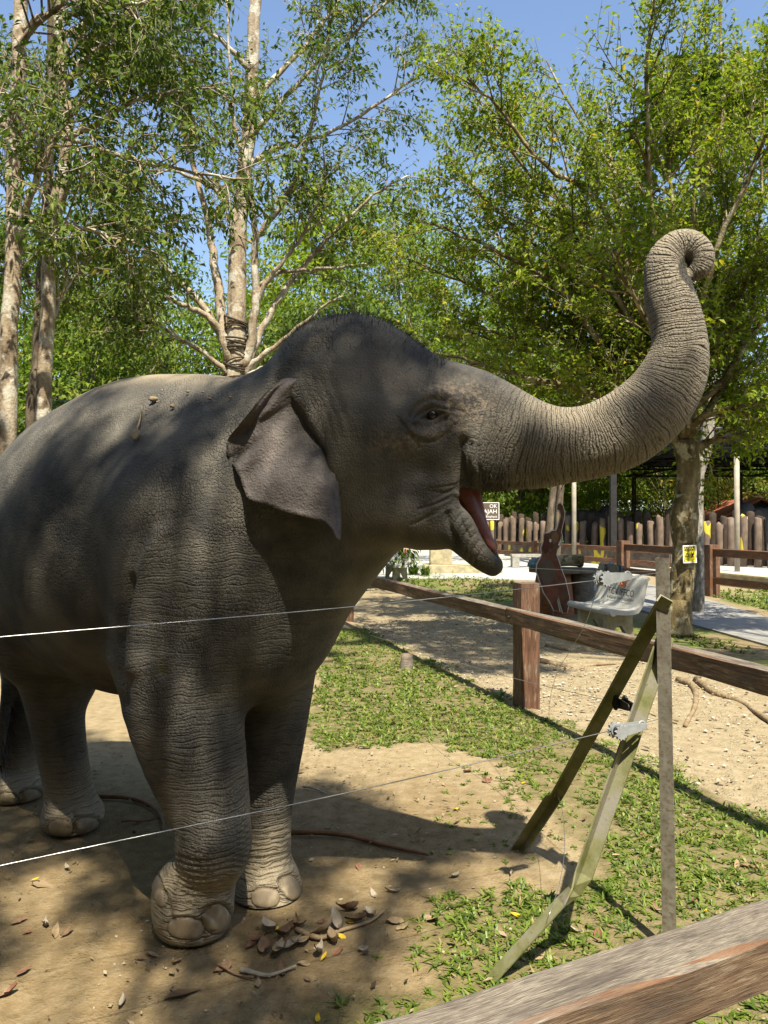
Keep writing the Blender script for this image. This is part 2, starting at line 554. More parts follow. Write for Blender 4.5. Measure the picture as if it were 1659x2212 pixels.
def skin_material():
    m = NT('elephant_skin')
    co = m.obj()
    ring = m.attr('ring'); rw = m.attr('ringw'); dust_and_toplight = m.attr('dust_and_toplight'); pale = m.attr('pale'); earw = m.attr('earw'); trk = m.attr('trunkw')
    headw = m.attr('headw')
    n_big = m.noise(co, 2.2, 3, 0.6)
    n_mid = m.noise(co, 9, 3, 0.6)
    n_fine = m.noise(co, 130, 1, 0.6)
    nw = m.noise(co, 6.0, 2, 0.5)
    x = m.math('ADD', ring, m.math('MULTIPLY', nw, 0.085))
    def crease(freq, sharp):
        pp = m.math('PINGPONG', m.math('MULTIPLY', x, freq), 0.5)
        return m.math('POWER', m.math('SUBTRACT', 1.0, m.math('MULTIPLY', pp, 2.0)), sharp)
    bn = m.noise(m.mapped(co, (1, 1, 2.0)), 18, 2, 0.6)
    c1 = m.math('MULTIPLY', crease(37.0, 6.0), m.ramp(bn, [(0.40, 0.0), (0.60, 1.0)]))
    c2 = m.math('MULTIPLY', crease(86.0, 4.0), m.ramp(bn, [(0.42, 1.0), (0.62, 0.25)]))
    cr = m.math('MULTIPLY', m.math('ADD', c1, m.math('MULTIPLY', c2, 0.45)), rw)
    wv = m.node('ShaderNodeVectorMath', operation='ADD', i_0=co).outputs[0]
    wvn = m.node('ShaderNodeVectorMath', operation='SCALE'); m.set(wvn.inputs[0], m.noise(co, 9, 1, 0.5, out=1)); wvn.inputs['Scale'].default_value = 0.06
    wva = m.node('ShaderNodeVectorMath', operation='ADD'); m.set(wva.inputs[0], co); m.set(wva.inputs[1], wvn.outputs[0])
    ed2 = m.voronoi(m.mapped(wva.outputs[0], (1, 1, 0.55)), 78, 'DISTANCE_TO_EDGE')
    net2 = m.ramp(ed2, [(0.0, 1.0), (0.14, 0.0)])
    netw = m.math('SUBTRACT', 1.0, m.math('ADD', m.math('MULTIPLY', earw, 0.88), m.math('MULTIPLY', headw, 0.62)), clamp=True)
    net = m.math('MULTIPLY', m.math('MULTIPLY', net2, m.math('SUBTRACT', 0.27, m.math('MULTIPLY', dust_and_toplight, 0.12))), m.math('MULTIPLY', netw, m.ramp(nw, [(0.35, 0.25), (0.65, 1.0)])))
    foldw = m.attr('scaly')
    ed3 = m.voronoi(wva.outputs[0], 46, 'F1')
    scal = m.math('MULTIPLY', m.ramp(ed3, [(0.1, 0.0), (0.75, 1.0)]), foldw)
    h = m.math('SUBTRACT', m.math('MULTIPLY', n_fine, 0.30), m.math('ADD', cr, net))
    h = m.math('SUBTRACT', h, m.math('MULTIPLY', scal, 1.2))
    h = m.math('ADD', h, m.math('MULTIPLY', m.math('MULTIPLY', earw, n_mid), 0.9))
    base = m.ramp(n_big, [(0.30, (0.031, 0.030, 0.029)), (0.48, (0.062, 0.059, 0.054)), (0.66, (0.150, 0.137, 0.115))])
    base = m.mix(m.math('MULTIPLY', m.ramp(n_mid, [(0.4, 0.0), (0.7, 1.0)]), 0.35), base, (0.195, 0.170, 0.132))
    base = m.mix(earw, base, m.ramp(n_mid, [(0.3, (0.075, 0.066, 0.064)), (0.55, (0.112, 0.098, 0.094)), (0.75, (0.185, 0.155, 0.144))]))
    base = m.mix(m.math('MULTIPLY', trk, m.math('ADD', 0.50, m.math('MULTIPLY', n_big, 0.6)), clamp=True), base, (0.26, 0.225, 0.172))
    base = m.mix(m.math('MULTIPLY', pale, m.ramp(m.noise(co, 60, 2, 0.7), [(0.42, 0.0), (0.66, 0.9)])), base, (0.31, 0.235, 0.16))
    d_n = m.math('MULTIPLY', dust_and_toplight, m.math('ADD', 0.6, m.math('MULTIPLY', n_mid, 0.7)), clamp=True)
    base = m.mix(d_n, base, (0.36, 0.298, 0.205))
    base = m.mix(m.attr('wound'), base, (0.05, 0.045, 0.012))
    base = m.mix(m.math('MULTIPLY', m.attr('nailg'), 0.4), base, (0.05, 0.038, 0.026))
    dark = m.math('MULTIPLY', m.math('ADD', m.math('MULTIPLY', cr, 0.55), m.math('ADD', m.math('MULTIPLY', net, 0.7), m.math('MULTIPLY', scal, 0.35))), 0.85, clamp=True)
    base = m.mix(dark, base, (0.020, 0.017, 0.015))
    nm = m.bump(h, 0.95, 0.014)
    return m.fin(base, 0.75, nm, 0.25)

def smoothstep(a, b, x):
    t = np.clip((x - a) / (b - a), 0, 1); return t * t * (3 - 2 * t)

def to_px(v):
    dx, dy, dz = v[:, 0], v[:, 1], v[:, 2] - CAM_H
    f = dy * CP + dz * SP; w = dz * CP - dy * SP
    return U0 + FPX * dx / f, V0 - FPX * w / f

def seg_near(v, poly):
    """distance of each vertex to the polyline and the length along it"""
    best = np.full(len(v), 1e9); s = np.zeros(len(v)); rr = np.zeros(len(v)); acc = 0
    for a, b in zip(poly[:-1], poly[1:]):
        ba = b[:3] - a[:3]; L = np.linalg.norm(ba)
        t = np.clip(((v - a[:3]) @ ba) / max(L * L, 1e-9), 0, 1)
        d = np.linalg.norm(v - a[:3] - t[:, None] * ba, axis=1)
        m = d < best
        best[m] = d[m]; s[m] = acc + t[m] * L; rr[m] = (a[3] + t * (b[3] - a[3]))[m]
        acc += L
    return best, s, rr

def vnormals(v, q):
    n = np.cross(v[q[:, 2]] - v[q[:, 0]], v[q[:, 3]] - v[q[:, 1]])
    o = np.zeros_like(v)
    for k in range(4):
        for c in range(3):
            o[:, c] += np.bincount(q[:, k], weights=n[:, c], minlength=len(v))
    return o / (np.linalg.norm(o, axis=1)[:, None] + 1e-12)

def nail_mesh(c, fwd, w, h, t):
    """a toenail: a flat rounded plate, domed outwards"""
    mb = MB(); n1, n2 = 10, 7
    fwd = np.asarray(fwd, float); fwd /= np.linalg.norm(fwd)
    up = UP - fwd * (UP @ fwd); up /= np.linalg.norm(up); rt = np.cross(fwd, up)
    vs = [np.asarray(c) + fwd * t]; q = []; tr = []
    for i in range(1, n2):
        ph = i / (n2 - 1) * math.pi / 2
        for j in range(n1 * 2):
            a = j / (n1 * 2) * 2 * math.pi
            sx, sy = math.cos(a), math.sin(a)
            rr = math.sin(ph)
            yy = sy * (1.0 if sy > 0 else 0.8)
            vs.append(np.asarray(c) + rt * sx * w * rr + up * yy * h * rr + fwd * (t * math.cos(ph) ** 0.7 - 0.35 * w * (sx * rr) ** 2))
    N = n1 * 2
    for j in range(N): tr.append([0, 1 + j, 1 + (j + 1) % N])
    for i in range(n2 - 2):
        for j in range(N):
            a = 1 + i * N + j; b = 1 + i * N + (j + 1) % N
            q.append([a, a + N, b + N, b])
    mb.add(vs, q, tr)
    return mb

def sphere(c, r, ax=None, n=14, mb=None):
    mb = mb or MB()
    ax = np.eye(3) if ax is None else np.asarray(ax)
    r = np.broadcast_to(np.asarray(r, float), (3,))
    vs, q = [], []
    for i in range(n + 1):
        ph = math.pi * i / n
        for j in range(2 * n):
            a = math.pi * j / n
            p = np.array([math.sin(ph) * math.cos(a), math.sin(ph) * math.sin(a), math.cos(ph)]) * r
            vs.append(np.asarray(c) + p @ ax)
    for i in range(n):
        for j in range(2 * n):
            a = i * 2 * n + j; b = i * 2 * n + (j + 1) % (2 * n)
            q.append([a, a + 2 * n, b + 2 * n, b])
    mb.add(vs, q)
    return mb

ev, eq, trunk_line = build_elephant()
def refine(v, q, sel):
    """split the chosen quads in four (flat), so that finer relief can be modelled there"""
    keep = q[~sel]; s = q[sel]
    e = np.concatenate([s[:, [0, 1]], s[:, [1, 2]], s[:, [2, 3]], s[:, [3, 0]]])
    es = np.sort(e, axis=1)
    uq, inv = np.unique(es, axis=0, return_inverse=True)
    inv = inv.ravel()
    mid = (v[uq[:, 0]] + v[uq[:, 1]]) / 2; n0 = len(v); n = len(s)
    cen = v[s].mean(1); m0 = n0 + inv[:n]; m1 = n0 + inv[n:2 * n]; m2 = n0 + inv[2 * n:3 * n]; m3 = n0 + inv[3 * n:]
    cc = n0 + len(uq) + np.arange(n)
    nq = np.concatenate([np.stack(x, 1) for x in ((s[:, 0], m0, cc, m3), (m0, s[:, 1], m1, cc), (cc, m1, s[:, 2], m2), (m3, cc, m2, s[:, 3]))])
    nv = np.concatenate([v, mid, cen]); full = np.concatenate([keep, nq])
    fine = np.zeros(len(nv), bool); fine[np.unique(nq)] = True
    return nv, full, fine

def relief(uu, ww, pts, amp, wid):
    """a ridge or groove drawn along a line on the skin"""
    pts = spline(pts, max(8, 5 * len(pts)))
    best = np.full(len(uu), 1e9)
    for a, b in zip(pts[:-1], pts[1:]):
        ba = b - a; t = np.clip(((uu - a[0]) * ba[0] + (ww - a[1]) * ba[1]) / max(ba @ ba, 1e-9), 0, 1)
        best = np.minimum(best, np.hypot(uu - a[0] - t * ba[0], ww - a[1] - t * ba[1]))
    return amp * np.exp(-(best / wid) ** 2)

for lo_u, hi_u, lo_w, hi_w, rounds in ((855, 1095, 830, 1245, 2), (320, 660, 1780, 2050, 2), (-5, 230, 1690, 1815, 1)):
    for _ in range(rounds):
        uu, ww = to_px(ev); cu = uu[eq].mean(1); cw = ww[eq].mean(1); cy = ev[eq][:, :, 1].mean(1)
        nf = np.cross(ev[eq[:, 2]] - ev[eq[:, 0]], ev[eq[:, 3]] - ev[eq[:, 1]])
        sel = (cu > lo_u) & (cu < hi_u) & (cw > lo_w) & (cw < hi_w) & (nf[:, 1] < 0)
        ev, eq, _f = refine(ev, eq, sel)
nrm = vnormals(ev, eq)
u, w = to_px(ev)
cam_dir = np.array([0, 0, CAM_H]) - ev; cam_dir /= np.linalg.norm(cam_dir, axis=1)[:, None]
face = np.clip((nrm * cam_dir).sum(1) * 2.5, 0, 1)
dsp = np.zeros(len(ev))
def R(pts, amp, wid):
    global dsp
    dsp = dsp + relief(u, w, pts, amp, wid)
hd = (u > 820) & (ev[:, 1] < 2.95)
dsp -= 0.030 * np.exp(-(((u - 922) / 34) ** 2 + ((w - 895) / 18) ** 2)) * hd
R([(872, 905), (890, 872), (925, 852), (962, 850), (980, 862)], 0.009, 11)
R([(885, 902), (900, 877), (930, 862), (962, 866)], -0.004, 3.5)
R([(888, 908), (903, 886), (932, 872), (966, 880)], 0.007, 5)
R([(893, 908), (908, 891), (934, 879), (964, 886)], -0.0035, 3)
R([(898, 909), (914, 893), (938, 884), (966, 890)], 0.012, 5)
R([(903, 908), (928, 909), (948, 902), (968, 892)], 0.008, 4.5)
R([(893, 916), (922, 922), (950, 912), (972, 894)], -0.004, 3.5)
R([(885, 928), (918, 942), (950, 934), (976, 905)], 0.004, 8)
R([(880, 938), (915, 954), (950, 948), (982, 918)], -0.005, 4.5)
R([(968, 888), (985, 884), (1000, 890)], -0.004, 4)
R([(860, 905), (885, 935), (905, 965)], -0.004, 4)
for k in range(7):                                   # creases running from the corner of the mouth
    y0 = 1046 + 7 * k
    j = [(0, 0), (3, -4), (-2, 5), (4, 2), (-4, -3), (2, 6), (0, 0)][k]
    R([(990 - 2 * k, y0), (962 - 4 * k, y0 + 5 + 3 * k + j[0]), (930 - 7 * k, y0 + 9 + 6 * k + j[1] * 2)], -0.0035, 3.5)
R([(1000, 955), (992, 985), (997, 1015), (1005, 1042)], -0.028, 13)
R([(1020, 960), (1012, 990), (1018, 1025)], -0.006, 4)
R([(1035, 965), (1032, 1000), (1045, 1035)], -0.005, 4)
R([(1052, 1046), (1110, 1046), (1180, 1032)], -0.006, 5)
R([(968, 1110), (973, 1140), (985, 1172)], -0.012, 7)
R([(990, 1100), (1000, 1132), (1015, 1160)], -0.004, 4)
R([(985, 1066), (1008, 1082), (1030, 1118), (1055, 1160), (1075, 1190)], 0.007, 6)
for k in range(6):
    R([(1000 + 9 * k, 1108 + 15 * k), (985 + 9 * k, 1125 + 16 * k), (975 + 9 * k, 1150 + 16 * k)], -0.0035, 3)
# foreleg in front of the barrel, folds of the shoulder
R([(335, 1130), (296, 1215), (272, 1310)], -0.014, 14)
R([(286, 1255), (267, 1345), (261, 1440), (262, 1520)], -0.030, 14)
R([(345, 1150), (312, 1230), (295, 1330), (288, 1440)], 0.030, 24)
R([(352, 1432), (350, 1456)], -0.014, 8)
R([(600, 820), (660, 770), (700, 740)], -0.01, 14)
for x0 in (676, 694, 712, 734):
    R([(x0 - 22, 808), (x0 - 8, 850), (x0 + 14, 905), (x0 + 26, 950)], -0.007, 4.5)
NAILS = [(402, 2006, 40, 23, 0.05, 3.15), (468, 1986, 30, 30, -0.55, 3.15), (341, 1922, 12, 38, -0.25, 3.2),
         (574, 1940, 31, 21, 0.0, 3.4), (628, 1918, 20, 27, -0.5, 3.4), (131, 1789, 26, 18, 0.05, 4.2), (187, 1785, 27, 19, -0.1, 4.2), (66, 1724, 24, 18, -0.2, 4.6), (16, 1728, 20, 15, 0.0, 4.6)]
def nail_r(uu, ww, cu_, cv_, a_, b_, ro, pts, dmax):
    x = (uu - cu_) * math.cos(ro) + (ww - cv_) * math.sin(ro); y = -(uu - cu_) * math.sin(ro) + (ww - cv_) * math.cos(ro)
    return np.sqrt((np.abs(x) / a_) ** 2.3 + (np.abs(y) / b_) ** 2.3), pts[:, 1] < dmax
nailg = np.zeros(len(ev))
for (cu_, cv_, a_, b_, ro, dmax) in NAILS:
    rr_, ok_ = nail_r(u, w, cu_, cv_, a_, b_, ro, ev, dmax)
    g_ = np.exp(-((rr_ - 1.08) / 0.09) ** 2) * ok_
    nailg = np.maximum(nailg, g_)
    dsp -= 0.006 * g_
    dsp += 0.007 * np.exp(-((rr_ - 1.5) / 0.22) ** 2) * ok_ * (w < cv_)
# toes of the front feet
for pts in ([(437, 2028), (441, 1990), (450, 1965)], [(372, 1990), (362, 1955), (352, 1925)], [(607, 1952), (610, 1925), (606, 1900)]):
    R(pts, -0.012, 7)
for pts in ([(160, 1805), (163, 1775), (160, 1755)], [(47, 1740), (45, 1715)]):
    R(pts, -0.014, 5)
for k in range(7):                                   # heavy folds above the near foot
    yy = 1852 + 13 * k
    R([(372 + 2 * k, yy - 8), (410, yy + 6), (455, yy + 8), (505 - 2 * k, yy - 6)], -0.006, 4)
for k in range(9):
    yy = 1768 + 13 * k
    R([(512, yy + 4), (570, yy + 8), (632, yy - 6)], -0.005, 4)
dsp *= face
ev = ev + nrm * dsp[:, None]
ev[:, 2] = np.maximum(ev[:, 2], 0.002)
nrm = vnormals(ev, eq)
u, w = to_px(ev)
dist, sl, rr = seg_near(ev, trunk_line)
trk = smoothstep(1.55, 1.15, dist / rr) * smoothstep(0.02, 0.30, sl)
# ring coordinate
ring = np.where(trk > 0.3, sl * 1.25, ev[:, 2] * 1.0 + 5.0)
front = smoothstep(150, 330, u) * smoothstep(1.75, 1.35, ev[:, 2])
ringw = np.maximum(trk * (0.75 + 0.25 * (nrm[:, 2] < 0.3)), 0.0)
legs = smoothstep(1.15, 0.75, ev[:, 2])
ringw = np.maximum(ringw, 0.75 * legs * (trk < 0.3))
ringw = np.maximum(ringw, 0.36 * front * (u < 720) * (trk < 0.3))
ringw = np.maximum(ringw, 0.10)
head = smoothstep(660, 760, u) * smoothstep(1.2, 1.45, ev[:, 2]) * (1 - trk) * smoothstep(1150, 1020, u)
ringw = ringw * (1 - 0.75 * head)
dust_and_toplight = smoothstep(0.50, 0.12, ev[:, 2]) * 0.85
foot_front = smoothstep(0.36, 0.22, ev[:, 2]) * (u > 300)
dust_and_toplight = np.maximum(dust_and_toplight * smoothstep(0.60, 0.05, ev[:, 2]), 0.95 * foot_front)
back = smoothstep(0.72, 0.97, nrm[:, 2]) * smoothstep(2.05, 2.18, ev[:, 2]) * (u < 620)
dust_and_toplight = np.maximum(dust_and_toplight, 0.95 * smoothstep(1870, 1925, w) * (u > 310) * (u < 530) * (ev[:, 1] < 3.3))
dust_and_toplight = np.maximum(dust_and_toplight, 0.75 * back)
dust_and_toplight = np.maximum(dust_and_toplight, 0.5 * trk * smoothstep(0.0, 0.75, nrm[:, 2]) * smoothstep(0.1, 0.5, sl))  # dusty trunk top tinted paler, painting in its sunlit look
pale = np.exp(-(((u - 1005) / 55) ** 2 + ((w - 880) / 50) ** 2)) + 0.6 * np.exp(-(((u - 930) / 40) ** 2 + ((w - 842) / 14) ** 2)) \
    + 0.5 * np.exp(-(((u - 850) / 60) ** 2 + ((w - 960) / 22) ** 2)) + 0.5 * np.exp(-(((u - 930) / 40) ** 2 + ((w - 935) / 12) ** 2))
pale = pale * (ev[:, 1] < 2.95)
scaly = np.exp(-(((u - 425) / 45) ** 2 + ((w - 1895) / 62) ** 2)) * (ev[:, 1] < 3.2)
parts_v = [ev]; parts_q = [eq]; A = {k: [a] for k, a in dict(ring=ring, ringw=ringw, dust_and_toplight=dust_and_toplight, pale=pale, trunkw=trk * smoothstep(0.05, 0.5, sl), nailg=nailg, scaly=scaly, headw=head, wound=np.exp(-(((u - 350) / 12) ** 2 + ((w - 1447) / 13) ** 2)), earw=np.zeros(len(ev))).items()}
off = len(ev)
for side in (1, -1):
    a, b, tt = build_ear(side)
    parts_v.append(a); parts_q.append(b + off); off += len(a)
    n = len(a)
    for k in A: A[k].append(np.zeros(n))
    A['earw'][-1] = np.clip(0.4 + tt, 0, 1); A['ringw'][-1] = np.full(n, 0.04); A['pale'][-1] = 0.12 * tt
skin = skin_material()
elephant = thing('elephant', (-1.1, 3.6, 0), 'dark grey elephant with its trunk raised and curled and its mouth open', 'elephant')
body_me = make_mesh('body', np.concatenate(parts_v), np.concatenate(parts_q), skin, True, {k: np.concatenate(a) for k, a in A.items()})
new_obj('body', body_me, elephant)

nail_m = NT('toenail_horn')
_c = nail_m.obj(); _n = nail_m.noise(nail_m.mapped(_c, (1, 1, .5)), 45, 3)
nail_mat = nail_m.fin(nail_m.mix(nail_m.ramp(nail_m.noise(_c, 12, 2), [(0.42, 0.0), (0.6, 0.85)]), nail_m.ramp(_n, [(0.3, (0.21, 0.165, 0.105)), (0.6, (0.34, 0.275, 0.185))]), (0.20, 0.15, 0.095)), 0.55, nail_m.bump(_n, 0.35, 0.006), 0.35)
def surf_depth(uu, vv, tol=7):
    m = (np.abs(u - uu) < tol) & (np.abs(w - vv) < tol)
    return ev[m][:, 1].min() if m.any() else None
fcs = eq
for (cu_, cv_, a_, b_, ro, dmax) in NAILS:
    rr_, ok_ = nail_r(u, w, cu_, cv_, a_, b_, ro, ev, dmax)
    selv = (rr_ < 1.0) & ok_
    fs = fcs[selv[fcs].all(1)]
    if len(fs) < 4: continue
    ce = ((u[fs].mean(1) - cu_) ** 2 + (w[fs].mean(1) - cv_) ** 2)
    got = np.zeros(len(fs), bool); got[ce.argmin()] = True
    mark = np.zeros(len(ev), bool)
    while True:
        mark[fs[got].ravel()] = True
        new = mark[fs].any(1)
        if (new == got).all(): break
        got = new
    fs = fs[got]
    vi, inv_ = np.unique(fs, return_inverse=True)
    nv_ = ev[vi] + nrm[vi] * (0.001 + 0.0035 * (1 - np.clip(rr_[vi], 0, 1) ** 5))[:, None]
    new_obj('toenail', make_mesh('toenail', nv_, inv_.reshape(fs.shape), nail_mat, True), elephant)
eye_m = NT('eye'); eye_mat = eye_m.fin((0.02, 0.012, 0.008), 0.08, None, 0.6)
d = surf_depth(930, 896)
if d is not None:
    new_obj('eye', sphere(P(934, 897, d + 0.013), 0.021).mesh('eye', eye_mat, True), elephant)
# tongue and gums
tm = NT('mouth_flesh'); _n = tm.noise(tm.obj(), 18, 4)
tong = tm.fin(tm.ramp(_n, [(0.3, (0.13, 0.035, 0.025)), (0.7, (0.27, 0.09, 0.06))]), 0.6, tm.bump(_n, 0.5, 0.01), 0.4)
gs = SDF((0.1, 2.5, 1.2), (0.75, 3.2, 2.0), 0.008)
gs.chain([hrow(982, 1052, 24, -0.02), hrow(1004, 1082, 21, -0.03), hrow(1024, 1122, 18, -0.03), hrow(1048, 1162, 14, -0.02), hrow(1064, 1187, 9, -0.01)], 0.0, HR, 1.9, n=16)
gs.chain([hrow(995, 1040, 20, -0.05), hrow(1022, 1062, 13, -0.05), hrow(1034, 1100, 9, -0.05), hrow(1042, 1140, 7, -0.05)], 0.02, n=12)
tv, tq = gs.mesh()
new_obj('tongue', make_mesh('tongue', smooth_mesh(tv, tq, 2), tq, tong, True), elephant)
# hair on the crown of the head, the tail and the lip
hm = NT('hair'); hair_mat = hm.fin((0.02, 0.015, 0.012), 0.5, None, 0.3)
def strands(P0, D, L, r=0.0011, bend=0.3):
    n = len(P0); side = np.cross(D, rng.normal(size=(n, 3))); side /= np.linalg.norm(side, axis=1)[:, None]
    s2 = np.cross(D, side); L = L[:, None]
    mid = P0 + D * L * 0.55 + s2 * L * bend * 0.2; tip = P0 + D * L + s2 * L * bend * 0.7
    v = np.stack([P0 - side * r, P0 + side * r, mid + side * r * 0.8, mid - side * r * 0.8, tip], 1).reshape(-1, 3)
    k = np.arange(n)[:, None] * 5
    return v, np.concatenate([k + [0, 1, 2, 3]]), np.concatenate([k + [3, 2, 4]])
sel = np.where((u > 610) & (u < 960) & (w < 830) & (nrm[:, 2] > 0.1) & (ev[:, 2] > 2.0))[0]
wt = np.clip(nrm[sel, 2], 0, 1) ** 1.5
ids = rng.choice(sel, 3600, p=wt / wt.sum())
D = nrm[ids] * 0.9 + HX * rng.normal(0.15, 0.35, (len(ids), 1)) + UP * 0.3 + rng.normal(0, 0.25, (len(ids), 3)); D /= np.linalg.norm(D, axis=1)[:, None]
hv, hq, ht = strands(ev[ids], D, rng.uniform(0.012, 0.050, len(ids)), 0.0005, 0.8)
mb = MB(); mb.add(hv, hq, ht)
lip = np.where((u > 1040) & (u < 1300) & (w > 1015) & (w < 1080) & (nrm[:, 2] < -0.3))[0]
ids = rng.choice(lip, 260)
D = -UP + rng.normal(0, 0.35, (len(ids), 3)); D /= np.linalg.norm(D, axis=1)[:, None]
mb.add(*strands(ev[ids], D, rng.uniform(0.01, 0.035, len(ids)), 0.0009))
tag(new_obj('hair', mb.mesh('hair', hair_mat), elephant), kind='stuff')
mb = MB(); n = 260
t = rng.random(n); p0 = np.array([P(16, 1500, 4.42) * (1 - a) + P(0, 1630, 4.36) * a for a in t]) + rng.normal(0, 0.012, (n, 3))
D = -UP + rng.normal(0, 0.16, (n, 3)); D /= np.linalg.norm(D, axis=1)[:, None]
mb.add(*strands(p0, D, rng.uniform(0.08, 0.22, n), 0.0022))
tag(new_obj('tail_tuft', mb.mesh('tail_tuft', hair_mat), elephant), kind='stuff')
# ------------------------------------------------------------------ ground
def px_poly(pts):
    return np.array([G(*p)[:2] for p in pts])
GRASS = px_poly([(652, 1590), (690, 1480), (705, 1390), (770, 1350), (1137, 1528), (1659, 1760), (2100, 1960), (2100, 3200), (900, 3200), (590, 2300),
                 (640, 2190), (760, 2130), (850, 2140), (960, 2100), (905, 2040), (930, 1950), (1080, 1915), (1180, 1955), (1290, 1895), (1250, 1815),
                 (1175, 1745), (1110, 1655), (960, 1600), (830, 1605), (700, 1620)])
FEN_A = G(1137, 1522); FEN_B = G(750, 1340)                # feet of two posts of the middle fence
FDIR = (FEN_A - FEN_B); FDIR /= np.linalg.norm(FDIR)        # towards the camera's right
FNRM = np.array([-FDIR[1], FDIR[0], 0.0])                   # to the path's side
if FNRM[0] < 0: FNRM = -FNRM

def axis_lines(lo, hi, step, far):
    a = list(np.arange(lo, hi + 1e-6, step)); s = step; p = lo; q = hi
    left, right = [], []
    while p > -far: s *= 1.5; p -= s; left.append(p)
    s = step
    while q < far: s *= 1.5; q += s; right.append(q)
    return np.array(left[::-1] + a + right)
gx = axis_lines(-5.0, 7.0, 0.07, 420); gy = axis_lines(1.0, 16.0, 0.07, 420)
X, Y = np.meshgrid(gx, gy, indexing='ij')
side = (X - FEN_A[0]) * FNRM[0] + (Y - FEN_A[1]) * FNRM[1]   # >0 on the path side
grassy = inside(X, Y, GRASS).astype(float)
nz = fbm(X * 0.9, Y * 0.9)
sm = grassy.copy()
pathy = smoothstep(-0.05, 0.10, side + 0.05 * (fbm(X * 3, Y * 3) - 0.5)) * smoothstep(3.6, 3.0, side + 0.6 * (nz - 0.5)) * (Y < 22)
far_green = smoothstep(2.6, 3.4, side + 0.9 * (nz - 0.5)) * smoothstep(5.5, 4.5, side) * (Y > 4) + smoothstep(6.6, 6.9, X) * smoothstep(18, 16, Y) * 0.8
far_green = np.clip(far_green, 0, 1) * smoothstep(0.30, 0.62, fbm(X * 1.3 + 4, Y * 1.3))
behind = smoothstep(9.5, 11, Y) * (side < -0.2) * smoothstep(0.35, 0.6, nz) + smoothstep(40, 48, Y)
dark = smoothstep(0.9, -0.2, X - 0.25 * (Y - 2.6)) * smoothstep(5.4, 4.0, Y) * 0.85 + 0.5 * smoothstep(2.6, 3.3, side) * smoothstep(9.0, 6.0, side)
dark = np.clip(dark, 0, 1)
Z = -0.016 * fbm(X * 2.2, Y * 2.2) - 0.012 * fbm(X * 7, Y * 7) * (Y < 9)
Z -= 0.03 * smoothstep(0.0, 0.12, side) * smoothstep(3.5, 3.0, side) * (Y < 22)
gm = NT('soil')
co = gm.obj()
n1 = gm.noise(co, 1.1, 4, 0.6); n2 = gm.noise(co, 14, 4, 0.65); n3 = gm.noise(co, 90, 2, 0.6)
vo = gm.voronoi(co, 55, 'F1'); voc = gm.voronoi(co, 55, 'F1', out=1)
peb = gm.ramp(vo, [(0.0, 1.0), (0.42, 0.0)])
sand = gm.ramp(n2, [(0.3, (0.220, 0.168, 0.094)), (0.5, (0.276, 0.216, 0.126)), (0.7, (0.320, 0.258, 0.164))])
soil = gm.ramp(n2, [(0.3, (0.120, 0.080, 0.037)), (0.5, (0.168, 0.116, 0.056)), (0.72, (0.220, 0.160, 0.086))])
grav = gm.ramp(n2, [(0.3, (0.228, 0.180, 0.108)), (0.5, (0.288, 0.232, 0.144)), (0.7, (0.336, 0.280, 0.188))])
pebc = gm.ramp(gm.math('MULTIPLY', voc, 1.0), [(0.0, (0.192, 0.152, 0.104)), (0.5, (0.336, 0.288, 0.208)), (1.0, (0.432, 0.384, 0.296))])
a_d, a_p, a_g, a_f = gm.attr('dark'), gm.attr('pathy'), gm.attr('grassy'), gm.attr('green')
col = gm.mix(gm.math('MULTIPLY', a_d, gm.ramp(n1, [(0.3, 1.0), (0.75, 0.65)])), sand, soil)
col = gm.mix(a_p, col, grav)
pk = gm.math('MULTIPLY', peb, gm.ramp(gm.noise(co, 6, 2), [(0.42, 0.0), (0.6, 1.0)]))
col = gm.mix(gm.math('MULTIPLY', pk, gm.math('ADD', 0.12, gm.math('MULTIPLY', a_p, 0.7)), clamp=True), col, pebc)
gsoil = gm.ramp(n2, [(0.3, (0.088, 0.084, 0.032)), (0.6, (0.160, 0.132, 0.060)), (0.75, (0.240, 0.188, 0.104))])
col = gm.mix(gm.math('MULTIPLY', a_g, 0.75), col, gsoil)
fgreen = gm.ramp(n2, [(0.3, (0.080, 0.104, 0.024)), (0.55, (0.136, 0.160, 0.044)), (0.75, (0.240, 0.216, 0.104))])
col = gm.mix(a_f, col, fgreen)
hgt = gm.math('ADD', gm.math('MULTIPLY', n2, 1.3), gm.math('ADD', gm.math('MULTIPLY', n3, 0.35), gm.math('MULTIPLY', pk, gm.math('ADD', 0.35, gm.math('MULTIPLY', a_p, 0.7)))))
soil_mat = gm.fin(col, 0.95, gm.bump(hgt, 0.75, 0.02), 0.1)
idx = np.arange(X.size).reshape(X.shape)
q = np.stack([idx[:-1, :-1], idx[1:, :-1], idx[1:, 1:], idx[:-1, 1:]], -1).reshape(-1, 4)
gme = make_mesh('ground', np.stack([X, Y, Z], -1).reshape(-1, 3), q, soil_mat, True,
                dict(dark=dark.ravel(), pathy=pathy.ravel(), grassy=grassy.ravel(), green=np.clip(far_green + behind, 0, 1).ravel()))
tag(new_obj('ground', gme), kind='structure')

